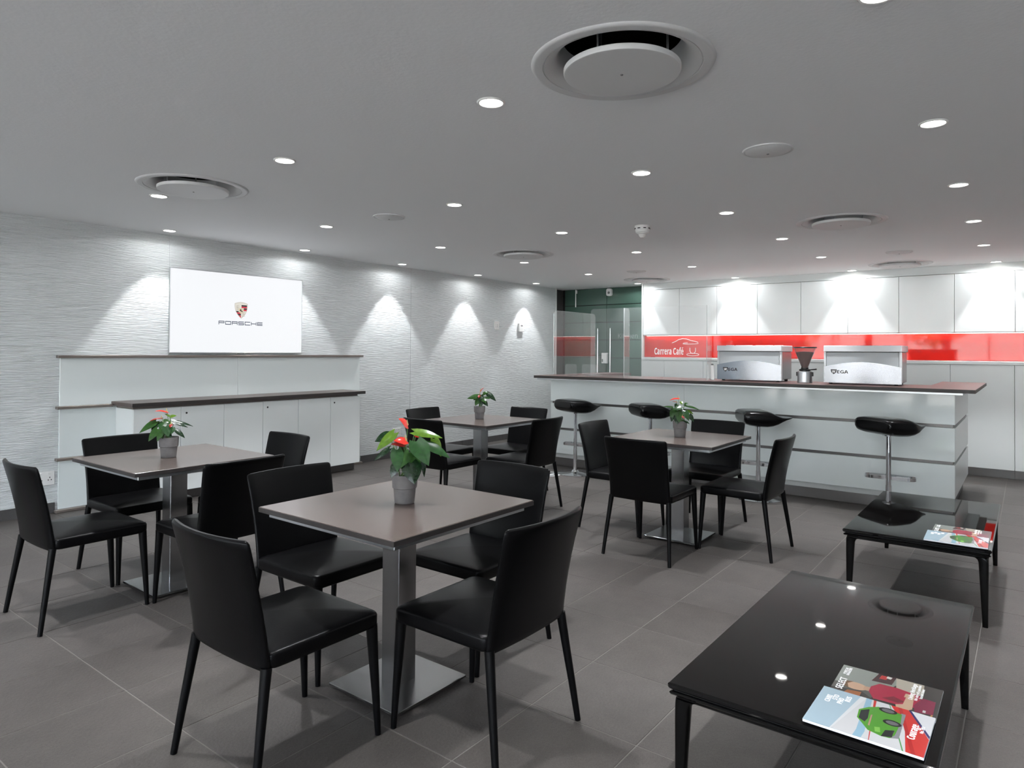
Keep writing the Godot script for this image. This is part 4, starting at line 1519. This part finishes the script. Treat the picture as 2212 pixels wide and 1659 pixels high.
func cover_b() -> Image:
	# pale cover: a green car on a white road, blue sky, red banner
	var im := Image.create(384, 512, false, Image.FORMAT_RGBA8)
	im.fill(srgb(226, 226, 228))
	fill(im, PackedVector2Array([Vector2(0, 0), Vector2(384, 0), Vector2(384, 190), Vector2(0, 128)].map(func(p): return p)), srgb(184, 208, 222))
	fill(im, PackedVector2Array([Vector2(384, 180), Vector2(384, 206), Vector2(0, 128), Vector2(0, 122)]), srgb(236, 238, 240))
	fill(im, PackedVector2Array([Vector2(0, 222), Vector2(60, 226), Vector2(384, 206), Vector2(384, 232), Vector2(60, 262), Vector2(0, 258)]), srgb(160, 200, 222))
	fill(im, PackedVector2Array([Vector2(384, 240), Vector2(384, 252), Vector2(0, 292), Vector2(0, 289)]), srgb(210, 50, 44))
	fill(im, PackedVector2Array([Vector2(384, 318), Vector2(384, 400), Vector2(160, 512), Vector2(0, 512), Vector2(0, 440), Vector2(220, 404)]), srgb(224, 48, 42))
	fill(im, PackedVector2Array([Vector2(384, 350), Vector2(384, 366), Vector2(0, 480), Vector2(0, 462)]), srgb(196, 34, 32))
	fill(im, PackedVector2Array([Vector2(384, 396), Vector2(384, 408), Vector2(190, 512), Vector2(166, 512)]), srgb(44, 34, 110))
	fill(im, PackedVector2Array([Vector2(384, 408), Vector2(384, 512), Vector2(190, 512)]), srgb(238, 240, 244))
	fill(im, PackedVector2Array([Vector2(384, 310), Vector2(384, 314), Vector2(0, 432), Vector2(0, 426)]), srgb(96, 168, 96))
	# the car, three quarters from the front
	fill(im, PackedVector2Array([Vector2(70, 360), Vector2(330, 372), Vector2(330, 392), Vector2(90, 400)]), srgb(150, 150, 154))
	fill(im, PackedVector2Array([Vector2(66, 330), Vector2(84, 270), Vector2(120, 244), Vector2(170, 206), Vector2(250, 198), Vector2(300, 232), Vector2(330, 272), Vector2(334, 330), Vector2(320, 376), Vector2(240, 384), Vector2(110, 380), Vector2(72, 366)]), srgb(84, 160, 44))
	fill(im, PackedVector2Array([Vector2(170, 214), Vector2(246, 208), Vector2(280, 240), Vector2(190, 250), Vector2(150, 244)]), srgb(34, 40, 40))
	fill(im, PackedVector2Array([Vector2(128, 262), Vector2(230, 256), Vector2(236, 262), Vector2(126, 270)]), srgb(196, 150, 130))
	fill(im, PackedVector2Array([Vector2(66, 330), Vector2(130, 336), Vector2(150, 372), Vector2(84, 372)]), srgb(30, 32, 32))
	fill(im, PackedVector2Array([Vector2(90, 300), Vector2(130, 290), Vector2(140, 312), Vector2(96, 322)]), srgb(140, 206, 90))
	for w in [Vector2(212, 352), Vector2(318, 316)]:
		var o := PackedVector2Array()
		var i2 := PackedVector2Array()
		for k in 20:
			var a := TAU * k / 20.0
			o.append(w + Vector2(cos(a) * 26, sin(a) * 40))
			i2.append(w + Vector2(cos(a) * 17, sin(a) * 28))
		fill(im, o, srgb(20, 20, 20))
		fill(im, i2, srgb(110, 110, 112))
	return im


func make_magazine(which: int, label: String, at: Vector3, turn: float) -> Node3D:
	# magazine axes: its reading right is -z, its head is -x
	var t := thing("magazine", label, "magazine", at, turn)
	var w := 0.21 if which == 0 else 0.226
	var h := 0.268 if which == 0 else 0.281
	var th := 0.004 if which == 0 else 0.007
	part("pages", bx(Vector3(0, th / 2, 0), Vector3(h, th, w), 0.0006), M.paper_edge, t)
	var m := MB.new()
	var y := th + 0.0006
	# corners: head-left (-x, +z), foot-left (+x, +z), foot-right (+x, -z), head-right (-x, -z)
	m.poly([Vector3(-h / 2, y, w / 2), Vector3(h / 2, y, w / 2), Vector3(h / 2, y, -w / 2), Vector3(-h / 2, y, -w / 2)], [Vector2(0, 0), Vector2(0, 1), Vector2(1, 1), Vector2(1, 0)])
	m.poly([Vector3(-h / 2, y - 0.0005, -w / 2), Vector3(h / 2, y - 0.0005, -w / 2), Vector3(h / 2, y - 0.0005, w / 2), Vector3(-h / 2, y - 0.0005, w / 2)], [Vector2(1, 0), Vector2(1, 1), Vector2(0, 1), Vector2(0, 0)])
	var key := "cover_%d" % which
	if not M.has(key):
		var c := mat(key, Color(0.8, 0.8, 0.8), 0.22)
		c.albedo_texture = ImageTexture.create_from_image(cover_a() if which == 0 else cover_b())
	part("cover", m, M[key], t)
	# lettering lies on the cover: reading right = -z, letter tops = -x
	var b := Basis(Vector3(0, 0, -1), Vector3(-1, 0, 0), Vector3(0, 1, 0))
	var P := func(u: float, v: float) -> Vector3: return Vector3(-h / 2 + v * h, y + 0.0003, w / 2 - u * w)
	if which == 0:
		text("title", "SELECT", 0.019, M.ink_white, t, Transform3D(b, P.call(0.36, 0.075)), true, 0.9)
		text("subtitle", "PORSCHE", 0.008, M.ink_white, t, Transform3D(b, P.call(0.80, 0.055)))
		text("subtitle", "MAGAZINE", 0.008, M.ink_white, t, Transform3D(b, P.call(0.80, 0.09)))
		text("headline", "Living Heritage", 0.011, M.ink_white, t, Transform3D(b, P.call(0.70, 0.735)))
		text("headline", "the story of a passion", 0.0075, M.ink_white, t, Transform3D(b, P.call(0.70, 0.785)))
		text("headline", "handed down", 0.0075, M.ink_white, t, Transform3D(b, P.call(0.70, 0.825)))
	else:
		text("title", "CHRI", 0.0135, M.ink_white, t, Transform3D(b, P.call(0.70, 0.10)))
		text("title", "STO", 0.0135, M.ink_white, t, Transform3D(b, P.call(0.78, 0.155)))
		text("title", "PHO", 0.0135, M.ink_white, t, Transform3D(b, P.call(0.72, 0.21)))
		text("title", "RUS", 0.0135, M.ink_white, t, Transform3D(b, P.call(0.82, 0.265)))
		text("headline", "Courage", 0.018, M.ink_white, t, Transform3D(b, P.call(0.50, 0.865)), true, 0.85)
		text("subtitle", "No. 393", 0.008, M.ink_white, t, Transform3D(b, P.call(0.60, 0.93)))
	return t


func coffee_tables() -> void:
	var a := make_coffee_table("glossy black coffee table nearest the camera")
	a.position = Vector3(-0.522, 0, -2.561)
	dup(a, "coffee_table", "glossy black coffee table farther back, before the bar", Vector3(-0.499, 0, -4.829), 0.0)
	make_magazine(0, "dark magazine with a figure in crimson, on the nearest coffee table", Vector3(-0.336, 0.400, -2.237), 0.0)
	make_magazine(1, "pale magazine with a green car, on the nearest coffee table", Vector3(-0.344, 0.4052, -2.024), -0.015)
	make_magazine(0, "dark magazine with a figure in crimson, on the farther coffee table", Vector3(-0.302, 0.400, -4.488), 0.0)
	make_magazine(1, "pale magazine with a green car, on the farther coffee table", Vector3(-0.310, 0.4052, -4.271), 0.02)


# ------------------------------------------------------------------ plants
func blade(base: Vector3, tip: Vector3, width: float, up: Vector3, fold: float, droop: float) -> MB:
	var m := MB.new()
	var d := tip - base
	var L := d.length()
	d = d / L
	var side := d.cross(up)
	side = side.normalized() if side.length() > 0.05 else d.cross(Vector3.RIGHT).normalized()
	var nn := side.cross(d).normalized()
	var R := 9
	var C := 7
	for sgn in [1.0, -1.0]:
		var rows := []
		for i in R:
			var q := i / (R - 1.0)
			var hw := width * 0.5 * (pow(sin(PI * pow(q, 0.52)), 0.85) if q > 0 and q < 1 else 0.0)
			if i == 0:
				hw = width * 0.27
			elif i == R - 1:
				hw = 0.0006
			var row := []
			for j in C:
				var s := -1.0 + 2.0 * j / (C - 1.0)
				var lobe := -0.16 * L * pow(absf(s), 1.3) * pow(1.0 - q, 5.0)
				var lift := -fold * absf(s) * hw + droop * L * sin(PI * q) * 0.5
				row.append(base + d * (q * L + lobe) + side * (s * hw) + nn * (lift + sgn * 0.0005))
			rows.append(row)
		m.grid(rows, false, sgn > 0)
	return m


func plant(label: String, at: Vector3, right: Vector3, leaves: Array, spathes: Array, face := 0.25) -> void:
	var t := thing("potted_anthurium", label, "potted plant", at, 0, "anthuriums on the cafe tables")
	var m := MB.new()
	m.lathe([Vector2(0.0, 0.0), Vector2(0.038, 0.0), Vector2(0.0415, 0.004), Vector2(0.0465, 0.061), Vector2(0.0485, 0.0635), Vector2(0.0515, 0.066), Vector2(0.0545, 0.118), Vector2(0.0535, 0.1205), Vector2(0.0495, 0.1195), Vector2(0.0475, 0.108), Vector2(0.0, 0.107)], 32)
	part("pot", m, M.pot_grey, t)
	m = MB.new()
	m.lathe([Vector2(0.047, 0.106), Vector2(0.03, 0.111), Vector2(0.0, 0.112)], 20)
	part("soil", m, M.soil, t)
	var fwd := right.cross(Vector3.UP)     # towards the camera
	var top := Vector3(0, 0.12, 0)
	var w := func(p: Array) -> Vector3: return top + right * p[0] + Vector3.UP * p[1] + fwd * p[2]
	var r := RandomNumberGenerator.new()
	r.seed = label.length() * 31 + 5
	for l in leaves:
		var b: Vector3 = w.call(l[0])
		var e: Vector3 = w.call(l[1])
		var o := part("leaf", blade(b, e, l[2] * 1.15, Vector3.UP * 0.7 + fwd * 0.75, 0.16, 0.12), M["leaf_%d" % l[3]], t)
		var root := Vector3(r.randf_range(-0.018, 0.018), 0.105, r.randf_range(-0.018, 0.018))
		var mid := root.lerp(b, 0.55) + Vector3(0, 0.012, 0)
		var st := MB.new()
		st.tube([root, mid, b], [0.0022, 0.0019, 0.0015], 6, false)
		part("leaf_stalk", st, M.stalk, o)
	for l in spathes:
		var b: Vector3 = w.call(l[0])
		var e: Vector3 = w.call(l[1])
		var o := part("spathe", blade(b, e, l[2] * (0.8 + 0.5 * face), Vector3.UP * 0.8 + fwd * face, 0.25, 0.25), M.spathe_red if l[3] == 0 else M.spathe_dark, t)
		var root := Vector3(r.randf_range(-0.012, 0.012), 0.105, r.randf_range(-0.012, 0.012))
		var st := MB.new()
		st.tube([root, root.lerp(b, 0.5) + Vector3(0, 0.01, 0), b], [0.0022, 0.002, 0.0016], 6, false)
		part("flower_stalk", st, M.stalk, o)
		var sp := MB.new()
		var ax: Vector3 = (Vector3.UP + (e - b).normalized() * 0.25).normalized()
		sp.tube([b, b + ax * l[2] * 0.35, b + ax * l[2] * 0.7], [0.0028, 0.0026, 0.0012], 7)
		part("spadix", sp, M.spadix, o)


func plants() -> void:
	# positions are metres right of, above and in front of the rim's middle, as the photograph shows each plant
	var K := 2754.0
	var P := func(x: float, y: float, d: float, cx: float, cy: float, k: float) -> Array: return [(x - cx) / k, (cy - y) / k, d]
	var l := []
	for q in [[660, 745, 0.05, 797, 1003, 0.10, 200, 3], [790, 785, 0.03, 1045, 945, 0.05, 110, 3], [640, 650, 0.0, 960, 722, 0.02, 100, 2], [870, 745, -0.02, 950, 950, -0.01, 100, 2], [340, 690, -0.03, 185, 770, -0.03, 120, 1], [405, 660, 0.01, 210, 855, 0.03, 110, 2], [350, 860, -0.05, 172, 1010, -0.07, 70, 1], [440, 840, 0.05, 450, 1070, 0.09, 130, 3], [580, 870, 0.05, 470, 1040, 0.08, 110, 0], [600, 985, 0.06, 640, 1215, 0.085, 200, 1], [435, 1010, 0.03, 378, 1160, 0.04, 100, 1], [735, 960, 0.0, 757, 1180, 0.0, 60, 1], [540, 800, 0.0, 560, 1000, 0.05, 150, 1], [620, 850, 0.0, 690, 1010, 0.03, 130, 0], [500, 900, -0.02, 520, 1080, 0.03, 140, 1], [660, 930, 0.02, 640, 1090, 0.05, 110, 0]]:
		l.append([P.call(q[0], q[1], q[2], 532, 1140, K), P.call(q[3], q[4], q[5], 532, 1140, K), q[6] / K, q[7]])
	var s := []
	for q in [[560, 575, 0.0, 458, 488, 0.03, 95, 0], [545, 742, 0.03, 405, 735, 0.05, 95, 0], [520, 790, 0.02, 370, 782, 0.03, 60, 1], [655, 685, 0.0, 716, 718, 0.02, 50, 0]]:
		s.append([P.call(q[0], q[1], q[2], 532, 1140, K), P.call(q[3], q[4], q[5], 532, 1140, K), q[6] / K, q[7]])
	plant("red anthurium in a grey pot on the nearest table", Vector3(-2.098, 0.75, -1.982), Vector3(0.687, 0, -0.727), l, s, 0.8)
	K = 4500.0
	l = []
	for q in [[700, 560, 0.0, 325, 835, 0.03, 170, 0], [1130, 610, 0.0, 1460, 755, 0.0, 90, 1], [1100, 570, -0.02, 1590, 745, -0.03, 80, 1], [1180, 800, 0.02, 1390, 1020, 0.03, 120, 1], [740, 750, 0.03, 540, 1050, 0.05, 180, 0], [850, 760, 0.04, 740, 1065, 0.06, 150, 0], [930, 690, 0.04, 1000, 955, 0.06, 180, 3], [720, 590, 0.0, 610, 850, 0.02, 150, 1], [1100, 730, 0.03, 1055, 900, 0.05, 120, 3], [880, 600, 0.0, 790, 760, 0.03, 200, 3], [960, 830, 0.03, 1080, 1000, 0.05, 130, 1], [880, 580, -0.03, 1060, 640, -0.03, 180, 0], [830, 850, 0.03, 870, 1000, 0.05, 120, 0], [1040, 440, 0.0, 1185, 425, 0.01, 90, 2], [1020, 430, 0.0, 905, 370, 0.01, 60, 2]]:
		l.append([P.call(q[0], q[1], q[2], 1010, 985, K), P.call(q[3], q[4], q[5], 1010, 985, K), q[6] / K, q[7]])
	s = []
	for q in [[960, 320, 0.0, 680, 285, 0.02, 150, 0], [840, 480, 0.0, 555, 545, 0.02, 110, 1], [1060, 640, 0.03, 1040, 720, 0.05, 90, 1]]:
		s.append([P.call(q[0], q[1], q[2], 1010, 985, K), P.call(q[3], q[4], q[5], 1010, 985, K), q[6] / K, q[7]])
	plant("red anthurium in a grey pot on the table before the sideboard", Vector3(-4.055, 0.75, -1.935), Vector3(0.43, 0, -0.903), l, s)
	K = 720.0
	l = []
	for q in [[925, 1128, 0.0, 848, 1146, 0.02, 38, 0], [985, 1108, 0.0, 1043, 1163, 0.0, 36, 1], [955, 1110, 0.0, 990, 1105, 0.02, 30, 0], [960, 1160, 0.02, 988, 1196, 0.03, 30, 1], [925, 1150, 0.03, 902, 1192, 0.05, 34, 0], [940, 1150, 0.03, 945, 1196, 0.05, 34, 1], [920, 1135, 0.0, 890, 1155, 0.03, 30, 1], [975, 1130, 0.0, 1000, 1145, 0.03, 30, 0], [940, 1120, 0.0, 930, 1165, 0.05, 36, 1], [950, 1140, 0.02, 975, 1175, 0.05, 34, 0]]:
		l.append([P.call(q[0], q[1], q[2], 932, 1197, K), P.call(q[3], q[4], q[5], 932, 1197, K), q[6] / K, q[7]])
	s = []
	for q in [[935, 1100, 0.0, 962, 1070, 0.02, 34, 0], [930, 1122, 0.02, 925, 1140, 0.05, 20, 1]]:
		s.append([P.call(q[0], q[1], q[2], 932, 1197, K), P.call(q[3], q[4], q[5], 932, 1197, K), q[6] / K, q[7]])
	plant("small red anthurium in a grey pot on the farthest table", Vector3(-4.125, 0.75, -4.845), Vector3(0.761, 0, -0.649), l, s)
	K = 3600.0
	l = []
	for q in [[900, 460, 0.0, 935, 535, 0.02, 80, 2], [1000, 515, 0.0, 1095, 500, 0.0, 50, 0], [1005, 560, 0.0, 1415, 690, -0.02, 70, 0], [670, 620, -0.02, 420, 622, -0.03, 50, 0], [900, 605, 0.03, 680, 680, 0.06, 130, 3], [1010, 715, 0.04, 1112, 960, 0.07, 150, 3], [1130, 805, 0.02, 1240, 1005, 0.03, 120, 1], [1080, 700, 0.0, 1230, 795, 0.0, 70, 2], [830, 720, 0.04, 860, 1020, 0.07, 170, 0], [710, 660, 0.02, 640, 1000, 0.04, 150, 0], [690, 840, 0.03, 650, 1000, 0.05, 110, 1], [780, 840, 0.05, 815, 1065, 0.07, 150, 1], [980, 950, 0.04, 1130, 1050, 0.05, 70, 1], [820, 560, -0.03, 740, 640, -0.02, 160, 1], [920, 660, 0.0, 960, 860, 0.05, 160, 1]]:
		l.append([P.call(q[0], q[1], q[2], 875, 985, K), P.call(q[3], q[4], q[5], 875, 985, K), q[6] / K, q[7]])
	s = []
	for q in [[840, 375, 0.0, 600, 432, 0.02, 120, 0], [790, 490, 0.0, 668, 455, 0.02, 70, 0], [940, 840, 0.06, 990, 905, 0.08, 70, 1]]:
		s.append([P.call(q[0], q[1], q[2], 875, 985, K), P.call(q[3], q[4], q[5], 875, 985, K), q[6] / K, q[7]])
	plant("red anthurium in a grey pot on the table by the bar", Vector3(-2.118, 0.75, -4.835), Vector3(0.916, 0, -0.402), l, s)


# ------------------------------------------------------------------ beyond the glazed front (seen only in reflections)
func outside() -> void:
	var g := struct("ground_outside", bx(Vector3(0, -0.2, 35.8), Vector3(120, 0.2, 60)), M.paving)
	g.set_meta("label", "pale paving outside the windows")
	var r := RandomNumberGenerator.new()
	r.seed = 12
	var spots := [[Vector3(-9.0, -0.1, 13), 4.2, "at left"], [Vector3(-3.5, -0.1, 16), 4.6, "left of centre"], [Vector3(1.2, -0.1, 12), 4.0, "right of centre"], [Vector3(6.5, -0.1, 15), 4.8, "at right"]]
	for s in spots:
		var t := thing("garden_tree", "leafy tree outside the windows, %s" % s[2], "tree", s[0], 0, "trees outside the windows")
		var m := MB.new()
		m.tube([Vector3.ZERO, Vector3(0.1, 1.2, 0), Vector3(0.0, s[1] * 0.6, 0.1)], [0.14, 0.11, 0.06], 10)
		part("trunk", m, M.bark, t)
		m = MB.new()
		for k in 700:
			var d := Vector3(r.randfn(), r.randfn(), r.randfn()).normalized() * pow(r.randf(), 0.4)
			var p := Vector3(d.x * 1.5, s[1] * 0.65 + d.y * 1.2, d.z * 1.5)
			var a := Vector3(r.randfn(), r.randfn(), r.randfn()).normalized() * 0.16
			var b := a.cross(Vector3(r.randfn(), r.randfn(), r.randfn())).normalized() * 0.09
			m.poly([p - a, p + b, p + a, p - b])
		var c := part("crown", m, M.tree_leaf, t)
		c.set_meta("kind", "stuff")
	var b := thing("low_building", "low pale building across the yard", "building", Vector3(-6, -0.1, 30))
	part("wall", bx(Vector3(0, 1.9, 0), Vector3(26, 3.8, 4), 0.02), M.pale_render, b)
	part("roof", bx(Vector3(0, 3.95, 0), Vector3(27, 0.3, 5), 0.05), M.window_frame, b)
